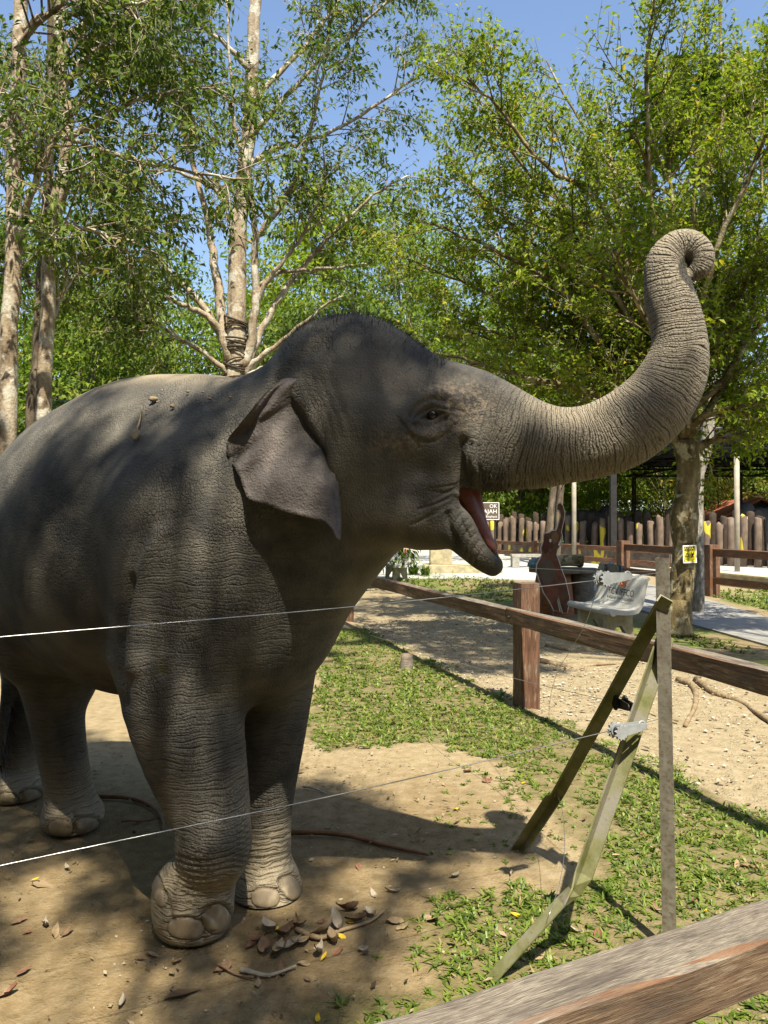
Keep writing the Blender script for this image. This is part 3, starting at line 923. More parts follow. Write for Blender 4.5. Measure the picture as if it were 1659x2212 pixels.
# paved strip and plaza behind the middle fence
pm = NT('paving')
co = pm.obj(); n1 = pm.noise(co, 3, 5, 0.6); n2 = pm.noise(co, 60, 2)
pav = pm.fin(pm.ramp(n1, [(0.3, (0.204, 0.200, 0.187)), (0.6, (0.281, 0.272, 0.255)), (0.8, (0.340, 0.323, 0.297))]), 0.9, pm.bump(n2, 0.4, 0.01), 0.15)
pm = NT('pale_gravel')
co = pm.obj(); n1 = pm.noise(co, 5, 5, 0.7)
pgr = pm.fin(pm.ramp(n1, [(0.3, (0.306, 0.297, 0.281)), (0.6, (0.425, 0.416, 0.391)), (0.8, (0.493, 0.476, 0.442))]), 0.95, pm.bump(n1, 0.6, 0.03), 0.1)
def slab(name, poly, z, th, mat, n=1):
    poly = np.asarray(poly, float); k = len(poly)
    top = np.column_stack([poly, np.full(k, z)]); bot = np.column_stack([poly, np.full(k, z - th)])
    me = bpy.data.meshes.new(name)
    me.from_pydata([tuple(p) for p in np.vstack([top, bot])], [], [list(range(k))] + [[i, i + k, (i + 1) % k + k, (i + 1) % k] for i in range(k)])
    me.materials.append(mat); me.update()
    bm = bmesh.new(); bm.from_mesh(me); bmesh.ops.recalc_face_normals(bm, faces=bm.faces); bm.to_mesh(me); bm.free()
    return me
sl = [G(1479, 1281), G(1659, 1336), G(2100, 1480), G(2100, 1560), G(1659, 1396), G(1370, 1316), G(1250, 1262), G(1300, 1240)]
tag(new_obj('paved_path', slab('paved_path', [p[:2] for p in sl], 0.02, 0.06, pav)), kind='structure')
pl = [(-9.0, 21.5), (2.3, 21.2), (5.2, 20.2), (6.2, 22.5), (26, 20), (40, 40), (-12, 42)]
tag(new_obj('gravel_plaza', slab('gravel_plaza', pl, 0.016, 0.05, pgr)), kind='structure')

# ------------------------------------------------------------------ grass
def leaf_mat(name, stops, trans=0.4, rough=0.45, gloss=0.06, tint=1.25):
    m = NT(name)
    rnd = m.attr('rnd')
    col = m.ramp(rnd, stops)
    m.n.remove(m.b)
    di = m.node('ShaderNodeBsdfDiffuse'); m.set(di.inputs['Color'], col)
    tr = m.node('ShaderNodeBsdfTranslucent')
    m.set(tr.inputs['Color'], m.mix(1.0, col, (tint, tint * 1.0, tint * 0.6), 'MULTIPLY'))
    gl = m.node('ShaderNodeBsdfGlossy'); gl.inputs['Roughness'].default_value = rough
    m1 = m.node('ShaderNodeMixShader'); m1.inputs[0].default_value = trans
    m.t.links.new(di.outputs[0], m1.inputs[1]); m.t.links.new(tr.outputs[0], m1.inputs[2])
    m2 = m.node('ShaderNodeMixShader'); m2.inputs[0].default_value = gloss
    m.t.links.new(m1.outputs[0], m2.inputs[1]); m.t.links.new(gl.outputs[0], m2.inputs[2])
    m.t.links.new(m2.outputs[0], m.out.inputs['Surface'])
    return m.m
grass_mat = leaf_mat('grass_blade', [(0.0, (0.068, 0.113, 0.013)), (0.45, (0.135, 0.203, 0.022)), (0.8, (0.198, 0.261, 0.036)), (0.93, (0.270, 0.279, 0.072)), (1.0, (0.342, 0.279, 0.126))], 0.35, 0.5, 0.04)

def blades(base, az, lean, L, W, rnd):
    n = len(base)
    d = np.stack([np.cos(az), np.sin(az), np.zeros(n)], 1); s = np.stack([-np.sin(az), np.cos(az), np.zeros(n)], 1)
    L = L[:, None]; W = W[:, None]; c = np.cos(lean)[:, None]; sn = np.sin(lean)[:, None]
    p1 = base + d * L * 0.45 * sn + UP * L * 0.5 * c
    p2 = p1 + d * L * 0.55 * np.minimum(1, sn * 1.5 + .1) + UP * L * 0.5 * (c - 0.35) * 0.6
    v = np.stack([base - s * W * 0.5, base + s * W * 0.5, p1 + s * W * 0.55, p1 - s * W * 0.55, p2], 1).reshape(-1, 3)
    v[:, 2] = np.maximum(v[:, 2], -0.01)
    k = np.arange(n)[:, None] * 5
    return v, k + np.array([0, 1, 2, 3]), k + np.array([3, 2, 4]), np.repeat(rnd, 5)

def tufts(pos, nb, lmin, lmax, wid, r):
    n = len(pos)
    b = np.repeat(pos, nb, 0)
    az = r.uniform(0, 2 * math.pi, n * nb); lean = r.uniform(0.25, 1.25, n * nb)
    L = r.uniform(lmin, lmax, n * nb) * np.repeat(r.uniform(0.6, 1.2, n), nb)
    rnd = np.clip(np.repeat(r.uniform(0, 0.85, n) + 0.25 * (r.random(n) < .07), nb) + r.normal(0, 0.14, n * nb), 0, 1)
    b = b + np.column_stack([r.normal(0, 0.008, (n * nb, 2)), np.full(n * nb, -0.018)])
    return blades(b, az, lean, L, wid * r.uniform(0.7, 1.3, n * nb), rnd)

r = np.random.default_rng(21)
def scatter(poly, dens, thr, r, fx=2.2, warp=0.0):
    lo = poly.min(0); hi = poly.max(0)
    n = int(np.prod(hi - lo) * dens)
    p = r.uniform(lo, hi, (n, 2))
    wx = (fbm(p[:, 0] * 3.1, p[:, 1] * 3.1) - .5) * warp + (fbm(p[:, 0] * 11, p[:, 1] * 11) - .5) * warp * .5; wy = (fbm(p[:, 0] * 3.1 + 40, p[:, 1] * 3.1) - .5) * warp
    p = p[inside(p[:, 0] + wx, p[:, 1] + wy, poly)]
    e = fbm(p[:, 0] * fx, p[:, 1] * fx)
    p = p[e + r.normal(0, 0.09, len(p)) > thr]
    return np.column_stack([p, np.zeros(len(p))])
NEARG = GRASS.copy(); NEARG = np.clip(NEARG, [-2, 0.9], [3.2, 13])
pos = scatter(NEARG, 950, 0.33, r, 2.6, 0.6)
d = pos[:, 1]
near = pos[d < 3.6]; mid = pos[(d >= 3.6) & (d < 6.5)]; far = pos[d >= 6.5]
mb = MB(); R_ = []
# sparse weeds on the bare soil next to the turf
wpoly = px_poly([(860, 2000), (960, 1620), (1290, 1800), (1300, 1960), (1050, 2120), (900, 2110), (620, 2200), (760, 2110)])
weeds = scatter(wpoly, 110, 0.50, r)
for pp, nb, l0, l1, wd in ((near, 7, 0.02, 0.062, 0.0075), (mid, 5, 0.02, 0.065, 0.0085), (far[r.random(len(far)) < 0.6], 4, 0.03, 0.07, 0.012), (weeds, 7, 0.015, 0.04, 0.007)):
    v, q, t, a = tufts(pp, nb, l0, l1, wd, r); mb.add(v, q, t); R_.append(a)
# beyond the path
for poly, dens, thr in ((px_poly([(880, 1235), (1110, 1255), (1140, 1290), (1080, 1300), (850, 1262)]), 60, 0.42), (px_poly([(1500, 1275), (1659, 1275), (1900, 1300), (1900, 1350), (1659, 1318), (1510, 1282)]), 90, 0.3),
                        (px_poly([(1400, 1350), (1659, 1400), (1659, 1425), (1400, 1375)]), 60, 0.5), (px_poly([(0, 1440), (60, 1430), (120, 1380), (0, 1370)]), 30, 0.4)):
    v, q, t, a = tufts(scatter(poly, dens, thr, r, 1.0), 6, 0.06, 0.14, 0.02, r); mb.add(v, q, t); R_.append(a)
tag(new_obj('grass', mb.mesh('grass', grass_mat, False, dict(rnd=np.concatenate(R_)))), 'short broad bladed green grass beside the bare dirt and the gravel path', 'grass', kind='stuff')
# pebbles on the path
sm_ = NT('pebble'); rn = sm_.attr('rnd')
peb_mat = sm_.fin(sm_.ramp(rn, [(0.0, (0.192, 0.152, 0.104)), (0.5, (0.368, 0.312, 0.224)), (1.0, (0.480, 0.440, 0.368))]), 0.85, None, 0.2)
ppoly = px_poly([(760, 1350), (1137, 1530), (1659, 1770), (1900, 1870), (1900, 1650), (1659, 1500), (1300, 1400), (1000, 1310)])
pb = scatter(ppoly, 330, 0.40, r, 1.2)
extra = scatter(px_poly([(640, 1600), (1000, 1600), (1290, 1860), (1000, 2100), (300, 2212), (0, 2100), (600, 1850)]), 90, 0.42, r, 1.5)
pb = np.vstack([pb, extra]); n = len(pb)
octa = np.array([(1, 0, 0), (0, 1, 0), (-1, 0, 0), (0, -1, 0), (0, 0, 1), (0, 0, -1)], float)
tri = np.array([(0, 1, 4), (1, 2, 4), (2, 3, 4), (3, 0, 4), (1, 0, 5), (2, 1, 5), (3, 2, 5), (0, 3, 5)])
s = r.lognormal(math.log(0.0080), 0.4, (n, 1)); s[n - len(extra):] *= 0.55; ang = r.uniform(0, 6.28, n)
loc = octa[None] * np.stack([s[:, 0] * r.uniform(.8, 1.6, n), s[:, 0], s[:, 0] * r.uniform(.4, .8, n)], 1)[:, None, :]
loc = loc + r.normal(0, 0.0015, loc.shape)
ca, sa = np.cos(ang)[:, None], np.sin(ang)[:, None]
lx = loc[..., 0] * ca - loc[..., 1] * sa; ly = loc[..., 0] * sa + loc[..., 1] * ca
sd = (pb[:, 0] - FEN_A[0]) * FNRM[0] + (pb[:, 1] - FEN_A[1]) * FNRM[1]
zb = np.where(sd > 0.05, -0.036, -0.012)
v = np.stack([lx + pb[:, :1], ly + pb[:, 1:2], loc[..., 2] + zb[:, None] + s * 0.3], -1).reshape(-1, 3)
t = (np.arange(n)[:, None, None] * 6 + tri[None]).reshape(-1, 3)
tag(new_obj('pebbles', make_mesh('pebbles', v, t, peb_mat, False, dict(rnd=np.repeat(np.where(np.arange(n) >= n - len(extra), r.random(n) * .7, r.random(n)), 6)))), 'small pale pebbles strewn over the gravel path and the dirt', 'pebbles', kind='stuff')
# ------------------------------------------------------------------ trees
def bark_mat(name, c0, c1, c2, scale=6.0, patch=None, bump=0.8):
    m = NT(name); co = m.obj()
    st = m.mapped(co, (1, 1, 0.35))
    n1 = m.noise(st, scale, 4, 0.65); n2 = m.noise(co, scale * 6, 3, 0.6)
    col = m.ramp(n1, [(0.33, c0), (0.5, c1), (0.68, c2)])
    if patch:
        pm = m.ramp(m.noise(co, scale * 0.9, 3, 0.6), [(0.52, 0.0), (0.60, 1.0)])
        col = m.mix(pm, col, patch)
    col = m.mix(m.math('MULTIPLY', m.ramp(n2, [(0.45, 0.0), (0.7, 1.0)]), 0.35), col, (0.05, 0.04, 0.03))
    return m.fin(col, 0.9, m.bump(m.math('ADD', n1, m.math('MULTIPLY', n2, 0.5)), bump, 0.03), 0.15)
bark_pale = bark_mat('pale_bark', (0.13, 0.095, 0.06), (0.33, 0.26, 0.18), (0.46, 0.39, 0.29), 5.0, (0.50, 0.46, 0.38))
bark_moss = bark_mat('mossy_bark', (0.07, 0.06, 0.025), (0.17, 0.13, 0.065), (0.30, 0.24, 0.13), 6.0, (0.42, 0.37, 0.25))
bark_grey = bark_mat('grey_bark', (0.14, 0.125, 0.105), (0.33, 0.30, 0.255), (0.52, 0.48, 0.41), 16.0)
bark_dark = bark_mat('dark_bark', (0.05, 0.04, 0.03), (0.11, 0.085, 0.06), (0.20, 0.16, 0.11), 6.0)
leaf_right = leaf_mat('leaf_fresh', [(0.0, (0.085, 0.140, 0.012)), (0.4, (0.180, 0.260, 0.018)), (0.75, (0.270, 0.340, 0.024)), (0.93, (0.38, 0.38, 0.035)), (1.0, (0.48, 0.34, 0.04))], 0.5, 0.6, 0.015)
leaf_left = leaf_mat('leaf_dark', [(0.0, (0.050, 0.088, 0.012)), (0.5, (0.110, 0.175, 0.020)), (0.85, (0.185, 0.245, 0.030)), (1.0, (0.27, 0.23, 0.05))], 0.42, 0.6, 0.02)
leaf_mid = leaf_mat('leaf_mid', [(0.0, (0.050, 0.090, 0.012)), (0.5, (0.130, 0.200, 0.020)), (0.85, (0.215, 0.280, 0.030)), (1.0, (0.27, 0.25, 0.05))], 0.42, 0.6, 0.012)
leaf_pinn = leaf_mat('leaf_glossy', [(0.0, (0.035, 0.075, 0.018)), (0.5, (0.075, 0.135, 0.028)), (1.0, (0.15, 0.21, 0.05))], 0.30, 0.5, 0.07)
leaf_yel = leaf_mat('leaf_yellowing', [(0.0, (0.06, 0.09, 0.015)), (0.5, (0.14, 0.16, 0.022)), (0.85, (0.26, 0.21, 0.03)), (1.0, (0.36, 0.22, 0.04))], 0.45, 0.6, 0.012)

def leaf_quads(base, axis, nrm, L, W, fold=0.25, droop=0.15):
    """diamond leaves folded along the rib: base, left, tip, right"""
    axis = axis / (np.linalg.norm(axis, axis=1)[:, None] + 1e-9)
    side = np.cross(nrm, axis); side /= np.linalg.norm(side, axis=1)[:, None] + 1e-9
    nn = np.cross(axis, side)
    L = np.asarray(L)[:, None]; W = np.asarray(W)[:, None]
    mid = base + axis * L * 0.45
    tip = base + axis * L - UP * L * droop
    l = mid + side * W * 0.5 + nn * W * fold; rr = mid - side * W * 0.5 + nn * W * fold
    v = np.stack([base, l, tip, rr], 1).reshape(-1, 3)
    k = np.arange(len(base))[:, None] * 4
    t = np.concatenate([k + np.array([0, 2, 1]), k + np.array([0, 3, 2])])
    return v, t

class Tree:
    def __init__(self, seed):
        self.r = np.random.default_rng(seed); self.bark = MB(); self.tw = MB(); self.anch = []
    def limb(self, pts, r0, r1, n=None, sides=8, jit=0.0, mb=None):
        pts = np.asarray(pts, float)
        n = n or max(6, 4 * len(pts))
        p = spline(pts, n) if len(pts) > 1 else pts
        if jit: p[1:-1] += self.r.normal(0, jit, (n - 2, 3))
        rad = r0 + (r1 - r0) * np.linspace(0, 1, n) ** 0.85
        (mb or self.bark).tube(p, rad, sides)
        return p, rad
    def grow(self, p, rad, level, n, length, ang=0.9, up=0.15, t0=0.25, flat=0.0, droop=0.0, twig_r=0.006):
        """side shoots along a limb; the last level carries leaves"""
        r = self.r; m = len(p)
        for k in range(n):
            t = t0 + (1 - t0) * (k + r.random()) / n
            i = min(int(t * (m - 1)), m - 2)
            base = p[i] + (p[i + 1] - p[i]) * (t * (m - 1) - i)
            tan = p[i + 1] - p[i]; tan /= np.linalg.norm(tan) + 1e-9
            sd = r.normal(size=3); sd -= tan * (sd @ tan)
            if flat: sd[2] *= (1 - flat)
            sd /= np.linalg.norm(sd) + 1e-9
            d = tan * math.cos(ang) + sd * math.sin(ang) + UP * up; d /= np.linalg.norm(d)
            L = length * (1.05 - 0.55 * t) * r.uniform(0.65, 1.3)
            q1 = base + d * L * 0.5 + r.normal(0, 0.05 * L, 3)
            q2 = base + d * L + r.normal(0, 0.09 * L, 3) + UP * (up * 0.3 - droop) * L
            r0 = min(rad[i] * 0.6, twig_r * (2.4 ** level)); 
            if level > 0:
                pp, rr = self.limb([base, q1, q2], r0, max(r0 * 0.35, 0.003), 6, 5 if level > 1 else 4, mb=self.tw)
                self.grow(pp, rr, level - 1, max(3, int(n * 0.62)), length * 0.48, ang, up, 0.2, flat, droop, twig_r)
            else:
                self.tw.tube(np.array([base, q1, q2]), [r0, r0 * .8, r0 * 0.4], 3, False)
                self.anch.append((base, q1, q2))
    def leaves(self, per, L, W, spread=1.0, droop=0.25, jitter=0.03):
        r = self.r; A = np.array(self.anch)
        n = len(A)
        t = np.tile((np.arange(per) + 0.5) / per, n) + r.normal(0, 0.03, n * per)
        t = np.clip(t, 0.05, 1.05)
        B0 = np.repeat(A[:, 0], per, 0); B1 = np.repeat(A[:, 1], per, 0); B2 = np.repeat(A[:, 2], per, 0)
        tt = t[:, None]
        p = np.where(tt < 0.5, B0 + (B1 - B0) * tt * 2, B1 + (B2 - B1) * (tt * 2 - 1))
        tan = B2 - B0; tan /= np.linalg.norm(tan, axis=1)[:, None] + 1e-9
        sd = r.normal(size=(n * per, 3)); sd -= tan * (sd * tan).sum(1)[:, None]; sd /= np.linalg.norm(sd, axis=1)[:, None] + 1e-9
        ax = tan * 0.55 + sd * spread - UP * droop
        nm = np.array([0.1, -0.4, 0.9]) + r.normal(0, 0.5, (n * per, 3))
        p = p + r.normal(0, jitter, p.shape)
        sz = r.uniform(0.65, 1.2, n * per)
        v, tr = leaf_quads(p, ax, nm, L * sz, W * sz, 0.2, 0.12)
        tone = np.repeat(r.normal(0, 0.13, n), per)
        rnd = np.clip(r.beta(2.0, 2.4, n * per) + tone, 0, 1)
        return v, tr, np.repeat(rnd, 4)
    def finish(self, name, base, label, bark, lmat, L, W, per, cat='tree', group=None, spread=1.0, droop=0.25, extra=None):
        th = thing(name, base, label, cat, group)
        new_obj('trunk', self.bark.mesh('trunk', bark, True), th)
        if self.tw.n: tag(new_obj('branches', self.tw.mesh('branches', bark, True), th), kind='stuff')
        if self.anch or extra:
            mb = MB(); at = []
            if self.anch:
                v, t, a = self.leaves(per, L, W, spread, droop); mb.add(v, None, t); at.append(a)
            for e in extra or []:
                mb.add(e[0], None, e[1]); at.append(e[2])
            new_obj('crown', mb.mesh('crown', lmat, False, dict(rnd=np.concatenate(at))), th)
        self.nl = len(self.anch) * per
        return th

def pxl(pts, d0, d1=None):
    d1 = d0 if d1 is None else d1
    k = len(pts)
    return [P(u_, v_, d0 + (d1 - d0) * i / max(k - 1, 1)) for i, (u_, v_) in enumerate(pts)]

# ---- the spreading tree with the warning sign
T = Tree(3); D0 = 10.8
base = G(1465, 1372)
T.limb([base - UP * 0.2, *pxl([(1466, 1330), (1478, 1200), (1484, 1100), (1488, 1010), (1478, 950)], D0)], 0.175, 0.155, 22, 12, 0.006)
T.limb([base + np.array([0, 0, 0.02]), base + UP * 0.15, base + UP * 0.5], 0.22, 0.15, 6, 12)
T.limb(pxl([(1478, 1175), (1472, 1150), (1468, 1120), (1472, 1095), (1482, 1070)], D0 - 0.03), 0.15, 0.13, 10, 10)      # swelling
fork = P(1478, 960, D0)
LIM = [([(1478, 960), (1400, 905), (1322, 865), (1251, 840), (1188, 826), (1063, 794), (968, 767), (900, 755)], 0, -0.9, .075),
       ([(1478, 960), (1425, 905), (1361, 846), (1280, 719), (1218, 627), (1151, 582), (1009, 515), (930, 480)], 0, -0.5, .075),
       ([(1478, 955), (1400, 890), (1330, 850), (1259, 769), (1176, 707), (1105, 665), (980, 600), (880, 560)], 0, 0.7, .07),
       ([(1480, 955), (1500, 880), (1568, 815), (1605, 740), (1630, 657), (1640, 460), (1650, 200)], 0, -0.6, .08),
       ([(1482, 960), (1518, 900), (1600, 880), (1700, 840), (1800, 800)], 0, -1.2, .07),
       ([(1484, 975), (1512, 962), (1560, 948), (1659, 938), (1780, 920)], 0, 0.8, .08),
       ([(1478, 950), (1475, 880), (1440, 700), (1390, 500), (1335, 390), (1265, 280), (1180, 130)], 0, 1.2, .075),
       ([(1478, 950), (1485, 850), (1490, 650), (1520, 420), (1560, 280), (1555, 0), (1550, -150)], 0, 1.6, .08),
       ([(1478, 950), (1450, 850), (1380, 640), (1295, 440), (1175, 355), (1080, 240), (1010, 170)], 0, -1.5, .07),
       ([(1478, 950), (1460, 830), (1420, 600), (1400, 330), (1400, 120), (1420, -60)], 0, -1.8, .07),
       ([(1480, 950), (1510, 830), (1560, 620), (1600, 380), (1690, 150)], 0, 2.2, .07),
       ([(1480, 955), (1540, 870), (1640, 700), (1760, 560), (1850, 420)], 0, 0.3, .07),
       ([(1478, 955), (1420, 880), (1290, 780), (1150, 640), (1060, 480), (1000, 340)], 0, 2.4, .065),
       ([(1478, 955), (1430, 890), (1330, 800), (1200, 760), (1080, 720), (960, 680)], 0, 1.8, .06),
       ([(1478, 955), (1440, 870), (1340, 720), (1230, 530), (1140, 420), (1090, 330)], 0, 0.2, .06),
       ([(1478, 955), (1420, 900), (1330, 880), (1220, 880), (1100, 850)], 0, 2.2, .05),
       ([(1480, 955), (1495, 800), (1540, 560), (1640, 330), (1720, 120)], 0, -1.9, .07),
       ([(1478, 955), (1440, 840), (1370, 620), (1330, 420), (1310, 220)], 0, 2.6, .06)]
rl = np.random.default_rng(31)
for k in range(14):
    ue, ve = rl.uniform(930, 1760), rl.uniform(-60, 820); b = rl.uniform(-2.4, 2.8)
    mu, mv = 1478 + (ue - 1478) * .45, 950 + (ve - 950) * .5 - 30
    LIM.append(([(1478, 955), (1478 + (ue - 1478) * .15, 950 + (ve - 950) * .22), (mu, mv), (1478 + (ue - 1478) * .75, 950 + (ve - 950) * .77), (ue, ve)], 0, b, .055))
for pts, a, b, r0 in LIM:
    p, rad = T.limb(pxl(pts, D0 + a, D0 + b), r0, 0.012, None, 7, 0.012)
    T.grow(p, rad, 1, 20, 1.3, 0.75, 0.12, 0.14, 0.45, 0.02)
roots = [[(1470, 1372), (1500, 1400), (1540, 1430)], [(1440, 1372), (1420, 1385), (1390, 1395)]]
th_right = T.finish('spreading_tree', base, 'spreading tree with mossy trunk and warning sign, small bright green leaves', bark_moss, leaf_right, 0.092, 0.046, 10, spread=1.0, droop=0.1)
nleaf = [T.nl]
rm = bark_mat('root_bark', (0.16, 0.11, 0.06), (0.27, 0.20, 0.12), (0.36, 0.28, 0.18), 8.0)
for pts in ([(1478, 1380), (1530, 1395), (1590, 1420), (1659, 1440), (1760, 1475)], [(1505, 1462), (1540, 1488), (1600, 1505), (1640, 1535), (1700, 1580)],
            [(1465, 1462), (1500, 1480), (1500, 1520), (1480, 1560)], [(1180, 1390), (1240, 1400), (1300, 1395), (1370, 1405)], [(1150, 1420), (1230, 1432), (1330, 1428)]):
    mb = MB(); n = 16
    gp = spline([np.append(G(*p)[:2], -0.035) for p in pts], n)
    gp[:, 2] += 0.012 * np.sin(np.linspace(0, 9, n))
    mb.tube(gp, np.linspace(0.035, 0.016, n) * np.random.default_rng(int(pts[0][0])).uniform(.8, 1.2, n), 8)
    new_obj('root', mb.mesh('root', rm, True), th_right)

# ---- the many stemmed tree behind the elephant
T = Tree(5); D0 = 14.0
base = np.append(P(512, 900, D0)[:2], 0)
T.limb([base - UP * 0.2, base + UP * 1.5, *pxl([(510, 840), (511, 768), (513, 620), (516, 500), (528, 380), (536, 290), (544, 160), (550, 40), (556, -120)], D0)], 0.23, 0.10, 30, 12, 0.01)
LIM = [([(508, 790), (487, 720), (468, 610), (458, 540), (446, 470), (400, 300), (375, 220), (355, 75), (350, -60)], .5, .12, 3),
       ([(520, 800), (542, 740), (552, 650), (550, 560), (549, 480), (532, 360), (508, 280), (500, 165), (490, 0)], -.4, .10, 3),
       ([(522, 800), (545, 760), (575, 690), (620, 620), (680, 545), (722, 500), (800, 425), (880, 380)], .3, .085, 3),
       ([(548, 520), (570, 490), (610, 435), (645, 370), (675, 260), (700, 150), (720, 20)], -.8, .07, 3),
       ([(540, 700), (565, 630), (595, 585), (640, 530), (670, 475), (692, 405), (700, 340)], -.6, .06, 3),
       ([(560, 620), (605, 586), (660, 583), (725, 580), (770, 574), (812, 568)], -.5, .045, 2),
       ([(525, 810), (565, 768), (620, 728), (695, 665), (740, 640)], -.6, .075, 2),
       ([(528, 815), (575, 790), (640, 782), (700, 770)], -.3, .05, 2),
       ([(505, 800), (485, 745), (440, 665), (390, 610), (350, 570), (295, 515), (250, 440), (215, 380)], -.4, .09, 3),
       ([(503, 800), (470, 705), (430, 675), (400, 660), (340, 635), (280, 618), (220, 590)], -.9, .075, 3),
       ([(503, 815), (450, 768), (410, 745), (375, 725), (335, 690), (290, 660)], -.6, .055, 3),
       ([(536, 300), (600, 230), (680, 140), (780, 60), (860, -20)], -.6, .06, 3),
       ([(544, 160), (480, 90), (400, 30), (330, -40)], -.8, .06, 3),
       ([(516, 470), (450, 400), (380, 370), (300, 350), (240, 330)], -1.0, .05, 3),
       ([(530, 360), (600, 320), (680, 300), (780, 250), (880, 180), (960, 120)], .9, .06, 3),
       ([(540, 220), (640, 120), (720, 20), (800, -80)], 1.2, .06, 3)]
for pts, b, r0, lv in LIM:
    p, rad = T.limb(pxl(pts, D0 - 0.05, D0 + b), r0, 0.016, None, 8, 0.014)
    if lv == 3: T.grow(p, rad, 1, 15, 1.6, 0.85, 0.05, 0.42, 0.2, 0.06)
    else: T.grow(p, rad, 0, 6, 0.5, 0.9, 0.05, 0.6)
th_c = T.finish('many_stemmed_tree', base, 'tall tree of many pale stems and limbs, wound with dark vines', bark_pale, leaf_left, 0.120, 0.055, 9, droop=0.45)
nleaf.append(T.nl)
vine = NT('vine'); vine_mat = vine.fin((0.06, 0.045, 0.03), 0.9)
rr_ = np.random.default_rng(4)
for k in range(12):
    z0 = P(512, 830 - k * 13, D0)[2]; a0 = rr_.uniform(0, 6); n = 26
    a = np.linspace(a0, a0 + 6.6, n); cx = P(511, 800, D0)[0]
    pts = np.stack([cx + 0.215 * np.cos(a), D0 + 0.215 * np.sin(a), z0 + rr_.uniform(-.12, .12) * np.sin(a + a0) + np.linspace(0, rr_.uniform(-.15, .15), n)], 1)
    mb = MB(); mb.tube(pts, 0.012 + 0.008 * rr_.random(), 5)
    new_obj('vine', mb.mesh('vine', vine_mat, True), th_c)

# ---- the two blotched trunks and the browner one between them
def left_tree(seed, D0, trunk, limbs, r0, name, label, L, W, per, mat, bark, lv=1, nn=15, ln=1.25):
    global T
    T = Tree(seed)
    base = np.append(P(*trunk[0], D0)[:2], 0)
    T.limb([base - UP * 0.2, base + UP * 0.7, *pxl(trunk, D0)], r0, r0 * 0.55, 26, 12, 0.008)
    for pts, b, r1 in limbs:
        p, rad = T.limb(pxl(pts, D0, D0 + b), r1, 0.012, None, 7, 0.012)
        T.grow(p, rad, lv, nn, ln, 0.85, 0.0, 0.25, 0.2, 0.1)
    th = T.finish(name, base, label, bark, mat, L, W, per, droop=0.5)
    nleaf.append(T.nl)
    return th
left_tree(8, 9.0, [(12, 1060), (18, 900), (20, 760), (26, 600), (33, 450), (28, 300), (38, 150), (45, 0), (50, -150)],
          [([(30, 560), (50, 475), (75, 400), (100, 340), (130, 260), (150, 160)], -.6, .06),
           ([(0, 268), (80, 285), (150, 302), (275, 340), (360, 360), (450, 378), (520, 386)], -.8, .04),
           ([(38, 120), (70, 60), (130, 10), (200, -60)], -.5, .05),
           ([(40, 70), (110, 30), (220, 20), (330, 5), (420, -10)], -1.0, .04),
           ([(30, 480), (90, 480), (160, 485), (240, 510), (300, 520)], -.9, .03),
           ([(28, 300), (-40, 200), (-100, 80)], .3, .05)], 0.125, 'blotched_tree', 'pale tree trunk blotched with lichen, its dark limb reaching over the elephant', 0.10, 0.045, 9, leaf_left, bark_pale)
left_tree(9, 10.0, [(90, 1050), (93, 930), (97, 792), (104, 690), (107, 560), (118, 450), (142, 360), (146, 250), (132, 150), (128, 60), (130, -60)],
          [([(145, 180), (180, 130), (220, 95), (260, 50), (310, 10), (360, -40)], -.7, .055),
           ([(143, 260), (200, 195), (260, 150), (330, 130), (400, 125)], -.6, .045),
           ([(110, 540), (160, 370), (220, 430), (260, 455)], .5, .03),
           ([(106, 700), (135, 640), (160, 600), (190, 560)], .6, .045),
           ([(146, 300), (220, 260), (300, 215), (380, 200), (450, 190)], -1.2, .045),
           ([(128, 80), (200, 40), (280, -20), (380, -60)], .9, .05),
           ([(140, 330), (60, 240), (-20, 180)], .6, .04)], 0.115, 'blotched_tree', 'slender pale blotched trunk with steep upper limbs, beside the thickest pale trunk', 0.10, 0.045, 9, leaf_left, bark_pale)
left_tree(10, 11.5, [(66, 1040), (70, 885), (81, 790), (88, 650), (92, 560), (102, 430), (108, 300), (112, 150), (110, -50)],
          [([(100, 440), (60, 330), (20, 220)], .8, .04), ([(108, 300), (170, 210), (250, 120)], 1.0, .04), ([(90, 640), (30, 560), (-40, 520)], .8, .035), ([(112, 160), (190, 60), (260, -40)], .6, .04)],
          0.11, 'brown_tree', 'shaded brown trunk standing behind the two blotched trunks', 0.11, 0.05, 12, leaf_mid, bark_dark)
